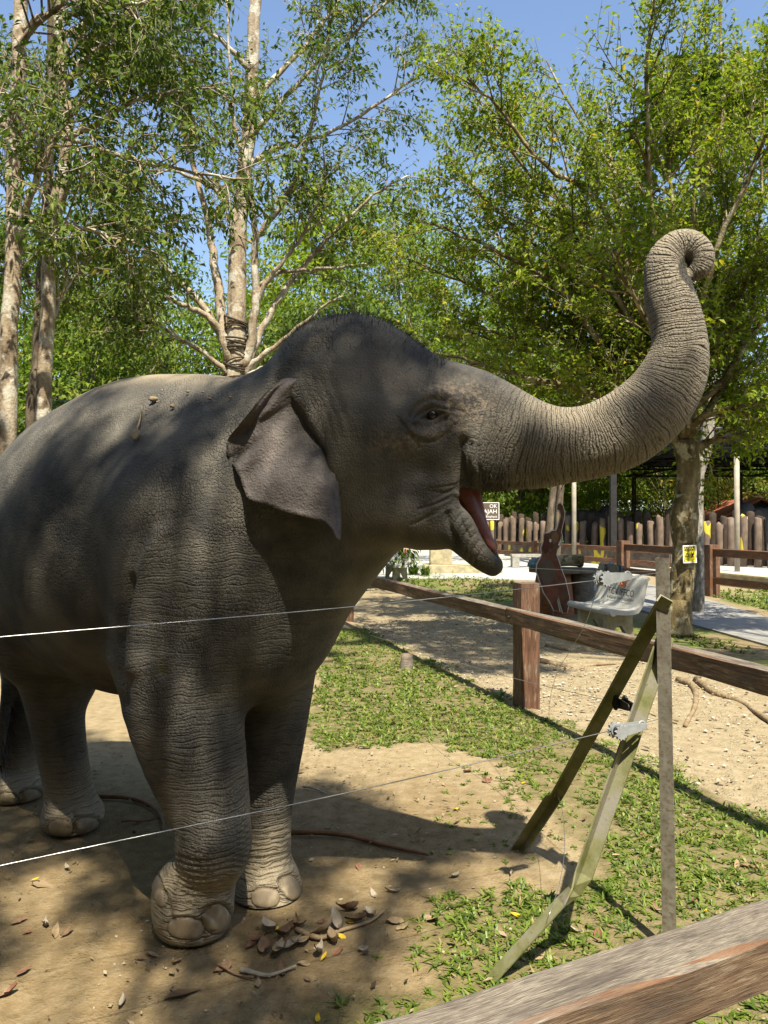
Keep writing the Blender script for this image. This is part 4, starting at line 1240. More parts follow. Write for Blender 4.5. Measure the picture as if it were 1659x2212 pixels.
# ------------------------------------------------------------------ forest behind
def crown_tree(seed, base, h, blobs, n_leaf, L, W, label, lmat, bark=bark_dark, r0=0.16, name='forest_tree', group='trees of the wood behind the elephant', lean=(0, 0)):
    """trunk, limbs into every part of the crown, leaves gathered in sprays on the crown's parts"""
    rr = np.random.default_rng(seed); T = Tree(seed)
    base = np.asarray(base, float); top = base + np.array([lean[0], lean[1], h * 0.8])
    tp, _ = T.limb([base - UP * 0.2, base + UP * h * 0.3 + rr.normal(0, .1, 3), top], r0, r0 * 0.3, 12, 8)
    tot = sum(b[3] ** 2 for b in blobs)
    V = []; Tt = []; A = []; off = 0
    for bx, by, bz, br in blobs:
        c = base + np.array([bx, by, bz])
        st = tp[int(np.clip(bz / h, 0.25, 0.9) * 8)]
        T.limb([st, (st + c) / 2 + UP * 0.2, c], r0 * 0.35, 0.015, 6, 5, mb=T.tw)
        n = int(n_leaf * br ** 2 / tot); ns = max(6, n // 22)
        d = rr.normal(size=(ns, 3)); d /= np.linalg.norm(d, axis=1)[:, None]
        d[:, 2] *= 0.75
        sc = c + d * br * rr.uniform(0.45, 1.08, (ns, 1)) ** 0.7
        for k in range(0, ns, 3):
            T.tw.tube(np.array([c + (sc[k] - c) * 0.1, (c + sc[k]) / 2 + rr.normal(0, .05, 3), sc[k]]), [0.014, 0.01, 0.004], 3, False)
        m = np.repeat(np.arange(ns), 22)
        p = sc[m] + rr.normal(0, 1, (len(m), 3)) * np.array([0.20, 0.20, 0.12]) * (L / 0.16)
        ax = d[m] * 0.6 + rr.normal(0, 0.6, (len(m), 3)) - UP * 0.35
        v, t = leaf_quads(p, ax, UP + d[m] * 0.6 + rr.normal(0, .45, (len(m), 3)), L * rr.uniform(.6, 1.2, len(m)), W * rr.uniform(.7, 1.2, len(m)), 0.15, 0.2)
        tone = np.repeat(rr.normal(0, 0.14, ns), 22)
        V.append(v); Tt.append(t + off); off += len(v); A.append(np.repeat(np.clip(rr.beta(2, 2.4, len(m)) + tone, 0, 1), 4))
    nleaf.append(off // 4)
    return T.finish(name, base, label, bark, lmat, L, W, 0, 'tree', group, extra=[(np.concatenate(V), np.concatenate(Tt), np.concatenate(A))])

def auto_blobs(seed, h, w, n, z0=0.35):
    rr = np.random.default_rng(seed); out = []
    for k in range(n):
        t = (k + rr.random()) / n
        z = h * (z0 + (1 - z0) * t); wd = w * (0.45 + 0.75 * math.sin(math.pi * min(1, 0.15 + 0.8 * t)))
        a = rr.uniform(0, 6.28); q = wd * rr.uniform(0.2, 0.8)
        out.append((q * math.cos(a), q * math.sin(a), z, w * rr.uniform(0.38, 0.62)))
    return out

WOOD = [  # u of the foot, depth, height, crown width, leaves, material, words
    (-30, 20, 9.0, 3.0, 11440, leaf_mid, 'bushy mid green tree at the edge of the wood behind the blotched trunks'),
    (170, 19, 6.6, 2.8, 14300, leaf_mid, 'low dense tree behind the elephant\'s rump'),
    (255, 24, 8.8, 2.8, 13200, leaf_yel, 'tree with yellowing leaves behind the elephant\'s rump'),
    (390, 23, 7.6, 3.0, 14300, leaf_mid, 'round mid green tree behind the limbs of the many stemmed tree'),
    (640, 26, 9.0, 3.2, 14300, leaf_mid, 'dense tree in the gap between the many stemmed tree and the elephant\'s head'),
    (690, 19, 7.2, 2.0, 14300, leaf_left, 'dark leafy tree behind the elephant\'s head'),
    (700, 33, 15.0, 4.2, 15400, leaf_right, 'tall light green tree whose top stands above the elephant\'s head'),
    (880, 28, 12.5, 3.6, 14300, leaf_mid, 'tall tree behind the spreading tree\'s branches over the elephant\'s brow'),
    (1000, 45, 13.0, 4.5, 13200, leaf_mid, 'mid green tree behind the elephant\'s trunk'),
    (330, 38, 14.5, 4.5, 12100, leaf_mid, 'tall distant tree far behind the elephant\'s back'),
    (90, 34, 15.0, 4.5, 12100, leaf_mid, 'tall distant tree between the blotched trunks'),
    (1170, 47, 12.0, 4.4, 12100, leaf_right, 'light green tree rising behind the log fence'),
    (1290, 51, 8.5, 4.0, 9900, leaf_mid, 'distant tree behind the yellow house'),
    (1550, 51.5, 8.5, 4.2, 9900, leaf_yel, 'pale yellow green tree behind the open shelter'),
    (1720, 51, 9.0, 4.2, 7700, leaf_mid, 'distant tree beyond the end of the open shelter nearest the hut'),
    (1430, 52, 8.5, 4.2, 9900, leaf_yel, 'pale feathery tree seen under the shelter roof'),
    (980, 62, 24.0, 5.5, 9000, leaf_right, 'very tall light green tree far behind the trunk\'s root'),
    (1150, 67, 28.0, 6.0, 9000, leaf_right, 'very tall light green tree far behind the elephant\'s raised trunk'),
    (1330, 69, 30.0, 6.5, 9000, leaf_mid, 'very tall green tree far behind the middle of the spreading tree'),
    (1500, 67, 30.0, 6.5, 9000, leaf_right, 'very tall light green tree far behind the grey palm'),
    (1680, 66, 30.0, 6.5, 8000, leaf_mid, 'very tall green tree far beyond the shelter\'s end'),
    (1120, 44, 8.0, 4.0, 9900, leaf_mid, 'tree behind the brown sign'),
]
for k, (uu, d, h, wd, n, lm, lab) in enumerate(WOOD):
    b = np.append(P(uu, 1125, d)[:2], 0)
    s_ = 0.17 if d < 30 else 0.26
    z0 = 0.06 if h < 9 else (0.22 if d < 30 else 0.3)
    if 1100 < uu and d < 23: z0 = 0.55
    if 49 < d < 56: z0 = 0.05
    if uu == 880: z0 = 0.45
    if h > 18: z0 = 0.30; s_ = 0.40
    crown_tree(100 + k, b, h, auto_blobs(200 + k, h, wd, 16, z0), n, s_ * 1.0, s_ * 0.5, lab, lm)

# ---- shrubs with large feathered leaves
def pinnate(base, axis, L, nl, ll, lw, rr, droop):
    """one compound leaf: a rib and paired leaflets"""
    axis = axis / np.linalg.norm(axis)
    side = np.cross(axis, UP); side /= np.linalg.norm(side) + 1e-9
    t = np.linspace(0.15, 1.0, nl)
    rib = base + np.outer(t, axis) * L - np.outer(t ** 2, UP) * L * droop
    V = []
    for s in (1, -1):
        ax = side * s * 0.9 + axis * 0.45 - UP * 0.25
        V.append((rib, np.tile(ax, (nl, 1)) + rr.normal(0, .08, (nl, 3))))
    return rib, np.concatenate([x[0] for x in V]), np.concatenate([x[1] for x in V])
def feather_plant(seed, base, h, w, nfr, L, ll, label, name='feather_leaved_shrub', group='feather leaved shrubs', mat=leaf_pinn, bark=bark_dark, trunk=None, zmin=0.25, droop=0.35):
    rr = np.random.default_rng(seed); T = Tree(seed); base = np.asarray(base, float)
    if trunk is not None: tp, _ = T.limb(trunk, 0.12, 0.10, 20, 10, 0.004)
    Bs, Ax, Ls = [], [], []
    for k in range(nfr):
        if trunk is not None:
            a = rr.uniform(0, 6.28); p = tp[-1] - UP * rr.uniform(0, 0.4); el = rr.uniform(-0.1, 1.2)
            ax = np.array([math.cos(a) * math.cos(el), math.sin(a) * math.cos(el), math.sin(el)])
        else:
            z = h * rr.uniform(zmin, 1.0); a = rr.uniform(0, 6.28)
            q = w * rr.uniform(0.1, 1.0) * (1.1 - 0.6 * z / h)
            stem = base + np.array([q * 0.6 * math.cos(a), q * 0.6 * math.sin(a), z * 0.9]); p = base + np.array([q * math.cos(a), q * math.sin(a), z])
            if k % 3 == 0: T.limb([base, (base + stem) / 2 + rr.normal(0, .1, 3), stem, p], 0.03, 0.01, 8, 4)
            ax = np.array([math.cos(a), math.sin(a), rr.uniform(-0.1, 0.6)])
        nl = 11
        rib, b_, x_ = pinnate(p, ax, L * rr.uniform(.7, 1.2), nl, ll, 0, rr, droop)
        T.tw.tube(rib, np.linspace(0.008, 0.003, nl), 3, False)
        Bs.append(b_); Ax.append(x_); Ls.append(np.tile(ll * np.sin(np.linspace(0.5, 2.9, nl)) + ll * .25, 2))
    Bs = np.concatenate(Bs); Ax = np.concatenate(Ax); Ls = np.concatenate(Ls)
    v, t = leaf_quads(Bs, Ax, UP + rr.normal(0, .2, Bs.shape), Ls, Ls * 0.34, 0.12, 0.25)
    rnd = np.repeat(np.clip(rr.normal(.5, .2, nfr), 0, 1), 22)
    if T.bark.n == 0: T.limb([base, base + UP * 0.3], 0.03, 0.02)
    return T.finish(name, base, label, bark, mat, 1, 1, 0, 'shrub' if trunk is None else 'tree', group, extra=[(v, t, np.repeat(rnd, 4))])
for k, (uu, d, h, lab) in enumerate([(270, 15.5, 4.1, 'shrub with big drooping feathered leaves above the elephant\'s rump'), (350, 16.5, 4.6, 'tall feather leaved shrub behind the elephant\'s back'),
                                     (430, 15.2, 4.0, 'feather leaved shrub beside the foot of the many stemmed tree'), (200, 17.0, 4.4, 'feather leaved shrub beside the shaded brown trunk'), (590, 17, 4.2, 'feather leaved shrub between the many stemmed tree and the elephant\'s head')]):
    b = np.append(P(uu, 1125, d)[:2], 0)
    feather_plant(300 + k, b, h, 1.5, 120, 0.85, 0.24, lab)

# ---- grey palm like trunk behind the spreading tree
gb = np.append(P(1506, 1290, 13.5)[:2], 0)
feather_plant(320, gb, 9, 2, 46, 2.0, 0.42, 'grey speckled palm trunk behind the spreading tree, dark feathered leaves at its top', 'grey_palm', None, leaf_left, bark_grey,
              trunk=[gb - UP * 0.2, *pxl([(1506, 1200), (1505, 1100), (1508, 1020), (1526, 960), (1535, 800), (1530, 500), (1510, 250)], 13.5)], droop=0.5)

# ---- trees that stand beside and behind the camera; their crowns dapple the ground
def shade_tree(seed, sb, gx_, gy_, h0, per, L, label, extra=None, nl=16):
    rr = np.random.default_rng(seed); T = Tree(seed); sb = np.asarray(sb, float)
    tp, _ = T.limb([sb - UP * 0.2, sb + UP * 3, sb + UP * 6 + [0.2, 0.4, 0]], 0.26, 0.16, 14, 12, 0.01)
    hh = h0 + 1.5 * fbm(gx_ * 0.8 + 3, gy_ * 0.8) + rr.normal(0, 0.35, len(gx_))
    pos = np.stack([gx_ - SHX * hh, gy_ - SHY * hh, hh], 1)
    p = np.repeat(pos, per, 0) + rr.normal(0, 0.05, (len(pos) * per, 3))
    v, t = leaf_quads(p, rr.normal(0, 1, p.shape) - UP * .3, UP + rr.normal(0, .5, p.shape), L * rr.uniform(.7, 1.2, len(p)), L * .5 * rr.uniform(.7, 1.2, len(p)))
    for k in range(nl):
        c = pos[rr.integers(len(pos))]
        st = tp[-1] - UP * rr.uniform(0, 1.5)
        pl_, ra_ = T.limb([st, (st + c) / 2 - UP * 0.5 + rr.normal(0, .2, 3), c - UP * 0.2], 0.06, 0.012, 10, 6, 0.03)
        near_ = pos[np.argsort(((pos - c) ** 2).sum(1))[:400:40]]
        for q_ in near_: T.tw.tube(np.array([pl_[6], (pl_[6] + q_) / 2 + rr.normal(0, .05, 3), q_]), [0.012, 0.008, 0.004], 4, False)
    nleaf.append(len(p))
    return T.finish('shade_tree', sb, label, bark_pale, leaf_left, .1, .05, 0, extra=[(v, t, np.repeat(rr.random(len(p)), 4))])
rr = np.random.default_rng(77)
edge_y = np.array([0.6, 1.2, 2.0, 2.6, 3.3, 3.7, 4.0, 4.6, 5.2, 5.7]); edge_x = np.array([-0.9, -0.75, -0.45, -0.10, 0.10, 0.06, 0.0, -0.08, -0.8, -2.2])
N = 19000
gx_ = rr.uniform(-5.2, 0.4, N); gy_ = rr.uniform(0.6, 5.9, N)
ok = gx_ < np.interp(gy_, edge_y, edge_x) + rr.normal(0, 0.05, N)
nz = fbm(gx_ * 1.9 + 11.0, gy_ * 1.5 + 5.0)
ok &= nz + rr.normal(0, 0.025, N) > SHADE_T - 0.16 * smoothstep(-0.95, -0.65, gx_) * smoothstep(3.3, 3.5, gy_)
for (uu, vv, dd, hr) in [(470, 1170, 2.86, .24), (525, 1110, 2.95, .15), (292, 1010, 3.60, .17), (286, 1120, 3.45, .14), (240, 1080, 3.75, .08), (120, 1050, 4.2, .1), (330, 862, 3.95, .22), (420, 870, 3.75, .14), (390, 1010, 3.35, .11), (450, 975, 3.2, .10),
                         (350, 1400, 2.83, .10), (330, 1310, 2.85, .07), (400, 1560, 2.82, .10), (596, 1030, 2.62, .075), (630, 955, 2.62, .06), (200, 950, 4.2, .12), (190, 1300, 3.9, .07), (345, 1905, 2.92, .12), (455, 1760, 2.84, .09),
                         (100, 1900, None, .22), (60, 1985, None, .12), (250, 2110, None, .16), (600, 1925, 3.2, .16), (690, 2050, None, .14), (790, 1900, None, .2), (480, 2100, None, .12), (150, 2150, None, .14), (590, 1650, 3.28, .09),
                         (1010, 830, 2.8, .14), (1010, 1150, 2.8, .10), (180, 1730, 3.9, .10)]:
    q_ = G(uu, vv) if dd is None else P(uu, vv, dd)
    hx_, hy_ = q_[0] + SHX * q_[2], q_[1] + SHY * q_[2]
    ok &= np.hypot((gx_ - hx_), (gy_ - hy_) * 0.8) > hr * rr.uniform(.75, 1.15, N)  # crown shaped with a gap for each wanted sun patch
gx_, gy_ = gx_[ok], gy_[ok]
ex = np.array([(0.24, 3.74), (0.62, 3.80), (0.16, 3.45)]); m_ = rr.integers(0, 3, 110)  # leaf sprays added to throw shade blotches on the trunk
gx_ = np.concatenate([gx_, ex[m_, 0] + rr.normal(0, .05, 110)]); gy_ = np.concatenate([gy_, ex[m_, 1] + rr.normal(0, .04, 110)])
shade_tree(77, (0.3, -5.6, 0.0), gx_, gy_, 9.6, 3, 0.10, 'leafy tree whose high crown shades the elephant\'s head and back')
N = 9000
gx_ = rr.uniform(-1.0, 8.5, N); gy_ = rr.uniform(8.3, 12.6, N)
nz = fbm(gx_ * 1.1 + 31.0, gy_ * 1.1 + 15.0)
ok = nz + rr.normal(0, 0.03, N) + 0.10 * smoothstep(8.3, 11.0, gy_) > 0.53
shade_tree(78, (7.6, 4.0, 0.0), gx_[ok], gy_[ok], 10.5, 3, 0.17, 'leafy tree whose high crown dapples the gravel path and the bench')
# unseen crowns added further back and left to block sky light and bounce
N = 9500
gx_ = rr.uniform(-14, 3.5, N); gy_ = rr.uniform(-12, 1.0, N)
ok = (fbm(gx_ * .8 + 61.0, gy_ * .8 + 5.0) + rr.normal(0, 0.04, N) > 0.36) & ((gy_ < 0.3) | (gx_ < -1.2))
shade_tree(79, (-3.5, -9.5, 0.0), gx_[ok], gy_[ok], 9.8, 3, 0.30, 'broad big leaved tree on the visitors\' side of the viewing rail')
N = 8000
gx_ = rr.uniform(-13, -1.3, N); gy_ = rr.uniform(1.0, 13.5, N)
ok = (((gx_ < -5.2) & ((gy_ < 9.8) | (gx_ < -9))) | ((gy_ > 8.4) & (gy_ < 10.3) & (gx_ < -1.8))) & (fbm(gx_ * .9 + 21.0, gy_ * .9 + 35.0) + rr.normal(0, 0.04, N) > 0.40)
shade_tree(80, (-7.5, 1.2, 0.0), gx_[ok], gy_[ok], 10.5, 3, 0.32, 'leafy tree whose crown hangs high over the elephant\'s hindquarters')
# unseen trees added around the viewer to cut the sky fill
proto = None
for k in range(16):
    a = math.radians(95 + 195 * k / 15); dq = 12.5 + 3 * rr.random()
    b = np.array([math.sin(a) * dq, math.cos(a) * dq - 1.0, 0])
    if proto is None:
        proto = crown_tree(150, b, 9.5, auto_blobs(151, 9.5, 3.6, 18, .08), 6500, 0.40, 0.24, 'bushy green tree of the wood on the visitors\' side of the rail', leaf_mid, name='sky_block_tree', group='unseen trees added to cut sky fill')
    else:
        c = proto.copy(); scene.collection.objects.link(c); c.location = Vector(b); c.rotation_euler = (0, 0, k * 1.7)
        for ch in proto.children:
            d = ch.copy(); scene.collection.objects.link(d); d.parent = c; d.matrix_parent_inverse = Matrix.Translation(-Vector(proto.location))
# ------------------------------------------------------------------ materials for built things
def wood_mat(name, c0, c1, c2, rough=0.75, grey=0.0, scale=1.0):
    m = NT(name); co = m.obj()
    g1 = m.noise(m.mapped(co, (1.8 * scale, 26 * scale, 26 * scale)), 2.0, 4, 0.65)
    g2 = m.noise(m.mapped(co, (4.5 * scale, 90 * scale, 90 * scale)), 2.0, 3, 0.6)
    st = m.noise(co, 4.0, 4, 0.65)
    col = m.ramp(g1, [(0.32, c0), (0.5, c1), (0.7, c2)])
    col = m.mix(m.ramp(st, [(0.42, 0.0), (0.7, 0.55)]), col, c0)
    if grey:
        geo = m.node('ShaderNodeNewGeometry')
        up = m.node('ShaderNodeSeparateXYZ'); m.set(up.inputs[0], geo.outputs['Normal'])
        wz = m.math('MULTIPLY', m.ramp(up.outputs['Z'], [(0.55, 0.0), (0.9, 1.0)]), m.math('MULTIPLY', m.ramp(g1, [(0.35, 0.75), (0.65, 1.0)]), grey))
        col = m.mix(wz, col, m.ramp(g2, [(0.32, (0.085, 0.072, 0.061)), (0.5, (0.170, 0.146, 0.119)), (0.68, (0.306, 0.268, 0.204))]))
    if grey:
        pt = m.noise(m.mapped(co, (1.2, 7, 7)), 2.6, 4, 0.7)
        col = m.mix(m.ramp(pt, [(0.50, 0.0), (0.66, 0.7)]), col, (0.065, 0.052, 0.044))
        col = m.mix(m.ramp(m.noise(m.mapped(co, (2.0, 12, 12), (3, 1, 7)), 3.0, 4, 0.7), [(0.56, 0.0), (0.70, 0.45)]), col, (0.36, 0.31, 0.235))
        ed = m.ramp(up.outputs['Z'], [(0.45, 0.0), (0.62, 0.8), (0.78, 0.8), (0.93, 0.0)])
        col = m.mix(m.math('MULTIPLY', ed, m.ramp(st, [(0.35, 0.2), (0.6, 1.0)])), col, (0.19, 0.085, 0.042))
    cr = m.ramp(g2, [(0.26, 1.0), (0.36, 0.0)])
    col = m.mix(m.math('MULTIPLY', cr, 0.6), col, (0.03, 0.02, 0.015))
    return m.fin(col, rough, m.bump(m.math('ADD', g1, m.math('MULTIPLY', g2, 0.6)), 0.55, 0.006), 0.25)
wood_rail = wood_mat('weathered_timber', (0.051, 0.029, 0.017), (0.123, 0.072, 0.041), (0.212, 0.140, 0.081), 0.75, 1.0)
wood_near = wood_mat('scratched_timber', (0.072, 0.044, 0.029), (0.145, 0.095, 0.060), (0.230, 0.166, 0.106), 0.75, 1.0, 3.0)
wood_red = wood_mat('red_timber', (0.064, 0.032, 0.020), (0.140, 0.072, 0.044), (0.212, 0.123, 0.076), 0.7, 0.55)
wood_fence = wood_mat('stained_timber', (0.089, 0.043, 0.024), (0.170, 0.081, 0.043), (0.230, 0.119, 0.064), 0.65, 0.25)
wood_grey = wood_mat('grey_timber', (0.102, 0.085, 0.068), (0.204, 0.170, 0.136), (0.289, 0.246, 0.196), 0.85, 0.2)
def plain(name, c, rough=0.6, spec=0.3, metal=0.0, var=0.25, scale=20, bump=0.2):
    m = NT(name); co = m.obj(); n = m.noise(co, scale, 4, 0.6)
    d = tuple(x * (1 - var) for x in c); b = tuple(min(1, x * (1 + var)) for x in c)
    return m.fin(m.ramp(n, [(0.3, d), (0.5, c), (0.7, b)]), rough, m.bump(n, bump, 0.01) if bump else None, spec, metal)
m = NT('mossy_galvanised_steel'); co = m.obj()
n1 = m.noise(co, 9, 4, 0.6); n2 = m.noise(co, 70, 3, 0.6)
steel_c = m.ramp(n1, [(0.34, (0.24, 0.225, 0.18)), (0.48, (0.20, 0.195, 0.10)), (0.64, (0.13, 0.135, 0.045))])
steel_c = m.mix(m.ramp(n2, [(0.62, 0.0), (0.70, 0.7)]), steel_c, (0.12, 0.07, 0.035))
steel_moss = m.fin(steel_c, 0.6, m.bump(n2, 0.3, 0.004), 0.4, 0.25)
m = NT('worn_galvanised_steel'); co = m.obj()
n1 = m.noise(co, 14, 4, 0.6); n2 = m.noise(co, 60, 3, 0.6)
steel_post = m.fin(m.mix(m.ramp(n2, [(0.5, 0.0), (0.65, 0.7)]), m.ramp(n1, [(0.3, (0.13, 0.115, 0.09)), (0.6, (0.22, 0.205, 0.17)), (0.75, (0.28, 0.265, 0.23))]), (0.12, 0.08, 0.05)), 0.6, m.bump(n2, 0.3, 0.004), 0.4, 0.3)
wire_mat = plain('wire', (0.36, 0.36, 0.36), 0.35, 0.5, 0.85, 0.1, 40, 0)
plastic_pale = plain('pale_plastic', (0.26, 0.275, 0.285), 0.4, 0.4, 0, 0.2, 30, 0.1)
plastic_grey = plain('grey_plastic', (0.16, 0.18, 0.20), 0.45, 0.4, 0, 0.2, 30, 0.1)
black_iron = plain('dark_iron', (0.03, 0.028, 0.026), 0.6, 0.4, 0.3, 0.3, 30, 0.2)
conc_white = plain('white_terrazzo', (0.46, 0.455, 0.42), 0.6, 0.35, 0, 0.10, 9, 0.15)
conc_grey = plain('grey_concrete', (0.30, 0.285, 0.25), 0.9, 0.15, 0, 0.3, 8, 0.5)
conc_yel = plain('stained_concrete', (0.36, 0.315, 0.20), 0.9, 0.15, 0, 0.3, 8, 0.5)
ink_black = plain('black_ink', (0.012, 0.012, 0.012), 0.6, 0.2, 0, 0, 5, 0)
ink_orange = plain('orange_ink', (0.62, 0.16, 0.04), 0.6, 0.2, 0, 0, 5, 0)
ink_grey = plain('grey_ink', (0.10, 0.10, 0.10), 0.6, 0.2, 0, 0, 5, 0)
ink_white = plain('white_ink', (0.75, 0.74, 0.70), 0.6, 0.2, 0, 0, 5, 0)

# ------------------------------------------------------------------ builders
def place(name, me, parent, M):
    o = bpy.data.objects.new(name, me); scene.collection.objects.link(o)
    if parent is not None:
        o.parent = parent; o.matrix_parent_inverse = Matrix.Translation(-Vector(parent.location))
    o.matrix_basis = M
    return o
def frame(p, ex, ey, ez):
    M = Matrix.Identity(4)
    for i in range(3):
        M[i][0], M[i][1], M[i][2], M[i][3] = float(ex[i]), float(ey[i]), float(ez[i]), float(p[i])
    return M
def rounded_beam(L, w, h, bev=0.01, seg=12, wob=0.002, seed=1):
    rr = np.random.default_rng(seed)
    prof = [(-w / 2 + bev, -h / 2), (w / 2 - bev, -h / 2), (w / 2, -h / 2 + bev), (w / 2, h / 2 - bev), (w / 2 - bev, h / 2), (-w / 2 + bev, h / 2), (-w / 2, h / 2 - bev), (-w / 2, -h / 2 + bev)]
    prof = np.array(prof); k = len(prof)
    xs = np.linspace(0, L, seg)
    v = []
    for x in xs:
        q = prof + rr.normal(0, wob, prof.shape)
        v.append(np.column_stack([np.full(k, x), q]))
    v = np.concatenate(v)
    idx = np.arange(seg * k).reshape(seg, k)
    q = np.stack([idx[:-1], idx[1:], np.roll(idx, -1, 1)[1:], np.roll(idx, -1, 1)[:-1]], -1).reshape(-1, 4)
    me = bpy.data.meshes.new('beam')
    me.from_pydata([tuple(map(float, p)) for p in v], [], [list(map(int, f)) for f in q] + [list(map(int, idx[0])), list(map(int, idx[-1][::-1]))])
    bm = bmesh.new(); bm.from_mesh(me); bmesh.ops.recalc_face_normals(bm, faces=bm.faces); bm.to_mesh(me); bm.free()
    me.update()
    return me
def beam(name, p1, p2, w, h, mat, parent, up=UP, bev=0.012, seg=12, wob=0.002, seed=1):
    p1 = np.asarray(p1, float); p2 = np.asarray(p2, float)
    ex = p2 - p1; L = np.linalg.norm(ex); ex = ex / L
    ey = np.cross(up, ex); ey /= np.linalg.norm(ey); ez = np.cross(ex, ey)
    me = rounded_beam(L, w, h, bev, seg, wob, seed); me.name = name; me.materials.append(mat)
    return place(name, me, parent, frame(p1, ex, ey, ez))
def box_part(name, c, half, mat, parent, ax=None, bev=0.0, taper=1.0):
    mb = MB(); mb.box(c, half, ax, taper)
    me = mb.mesh(name, mat)
    if bev:
        bm = bmesh.new(); bm.from_mesh(me)
        bmesh.ops.bevel(bm, geom=list(bm.edges), offset=bev, segments=2, affect='EDGES'); bm.to_mesh(me); bm.free()
    return new_obj(name, me, parent)
def prism(outline, th, ex, ey, c):
    """outline (x, y) in the plane of ex, ey, thickness th along their normal"""
    o = np.asarray(outline, float); n = len(o); ez = np.cross(ex, ey)
    a = c + np.outer(o[:, 0], ex) + np.outer(o[:, 1], ey)
    v = np.vstack([a + ez * th / 2, a - ez * th / 2])
    me = bpy.data.meshes.new('prism')
    me.from_pydata([tuple(map(float, p)) for p in v], [], [list(range(n)), list(range(2 * n - 1, n - 1, -1))] + [[i, i + n, (i + 1) % n + n, (i + 1) % n] for i in range(n)])
    bm = bmesh.new(); bm.from_mesh(me); bmesh.ops.recalc_face_normals(bm, faces=bm.faces)
    bmesh.ops.triangulate(bm, faces=[f for f in bm.faces if len(f.verts) > 4]); bm.to_mesh(me); bm.free()
    return me
def lettering(text, size, c, ex, ey, mat, parent, align='CENTER', off=0.003, squash=1.0, name='lettering'):
    cu = bpy.data.curves.new('t', 'FONT'); cu.body = text; cu.size = size; cu.align_x = align; cu.align_y = 'CENTER'; cu.extrude = 0.0005; cu.resolution_u = 2
    ob = bpy.data.objects.new('t', cu); scene.collection.objects.link(ob)
    bpy.context.view_layer.update()
    dg = bpy.context.evaluated_depsgraph_get()
    me = bpy.data.meshes.new_from_object(ob.evaluated_get(dg))
    bpy.data.objects.remove(ob)
    me.materials.clear(); me.materials.append(mat); me.name = name
    ez = np.cross(ex, ey)
    return tag(place(name, me, parent, frame(np.asarray(c) + ez * off, np.asarray(ex) * squash, ey, ez)), kind='stuff')

# ------------------------------------------------------------------ fence along the gravel path
PZ = -0.04
def square_post(name, foot, h, w, mat, parent, dirv, seed=1):
    return beam(name, np.asarray(foot) * [1, 1, 0] - UP * 0.25, np.asarray(foot) * [1, 1, 0] + UP * h, w, w, mat, parent, up=dirv, bev=0.008, seg=10, wob=0.0015, seed=seed)
fen = thing('rail_fence', FEN_A, 'single rail timber fence running along the edge of the gravel path', 'fence')
GAP = np.linalg.norm(FEN_A - FEN_B)
feet = [FEN_B, FEN_A, FEN_A + FDIR * GAP]
for k, f in enumerate(feet):
    square_post('post', f + FNRM * 0.0, 1.06, 0.175, wood_red, fen, FDIR, 3 + k)
off = -FNRM * 0.142 + UP * 0.775
beam('rail', feet[0] - FDIR * 2.5 + off, feet[1] - FDIR * 0.02 + off, 0.10, 0.135, wood_rail, fen, seg=16, wob=0.003, seed=8)
beam('rail', feet[1] - FDIR * 0.01 + off + UP * 0.004, feet[2] + FDIR * 0.1 + off, 0.10, 0.135, wood_rail, fen, seg=16, wob=0.003, seed=9)
for dz in (0,):
    bo = sphere(feet[1] + off - FNRM * 0.052 + FDIR * 0.05, (0.012, 0.012, 0.012), n=6).mesh('bolt', black_iron, True); new_obj('bolt', bo, fen)

# ------------------------------------------------------------------ rail in front of the camera
a_ = G(1659, 1977, 0.85); b_ = G(960, 2212, 0.85)
ND = (a_ - b_); ND /= np.linalg.norm(ND)
nf = thing('viewing_rail', [2.3, 2.1, 0], 'heavy weathered rail of the viewing fence, scratched grey on top', 'fence')
ctr = a_ - UP * 0.052
beam('rail', ctr - ND * 3.1, ctr + ND * 1.9, 0.105, 0.104, wood_near, nf, bev=0.009, seg=40, wob=0.0016, seed=12)
NN = np.array([-ND[1], ND[0], 0])
for t in (1.55, -2.75):
    square_post('post', ctr + ND * t - NN * 0.135, 1.06, 0.16, wood_red, nf, ND, 5)

# ------------------------------------------------------------------ electric fence
def angle_iron(pts, w, t, xd, seed=0, twist=None):
    """L section swept along the points; xd is the way one flange points"""
    pts = np.asarray(pts, float); mb = MB(); n = len(pts)
    tan = np.gradient(pts, axis=0); tan /= np.linalg.norm(tan, axis=1)[:, None]
    prof = np.array([(0, 0), (w, 0), (w, t), (t, t), (t, w), (0, w)])
    vs = []
    for i in range(n):
        x = np.asarray(xd, float) - tan[i] * (np.dot(xd, tan[i])); x /= np.linalg.norm(x)
        y = np.cross(tan[i], x)
        a = twist[i] if twist is not None else 0
        x2 = x * math.cos(a) + y * math.sin(a); y2 = -x * math.sin(a) + y * math.cos(a)
        vs.append(pts[i] + np.outer(prof[:, 0] - w * .3, x2) + np.outer(prof[:, 1] - w * .3, y2))
    idx = np.arange(n * 6).reshape(n, 6)
    q = np.stack([idx[:-1], np.roll(idx, -1, 1)[:-1], np.roll(idx, -1, 1)[1:], idx[1:]], -1).reshape(-1, 4)
    mb.add(np.concatenate(vs), np.concatenate([q, [[0, 1, 2, 3], [0, 3, 4, 5]], [[(n - 1) * 6 + k for k in f] for f in ([3, 2, 1, 0], [5, 4, 3, 0])]]))
    return mb
PD = 2.9
pb_ = np.append(P(1443, 2040, PD)[:2], -0.15); pt_ = P(1426, 1205, PD)
cp = thing('steel_corner_post', [pb_[0], pb_[1], 0], 'steel angle post propped by two bent mossy struts, carrying the fence wires', 'post')
ins = [pb_ + (pt_ - pb_) * t for t in (0, .3, .6, 1)]
new_obj('post', angle_iron(ins, 0.05, 0.006, (0.85, -0.5, 0)).mesh('post', steel_post), cp)
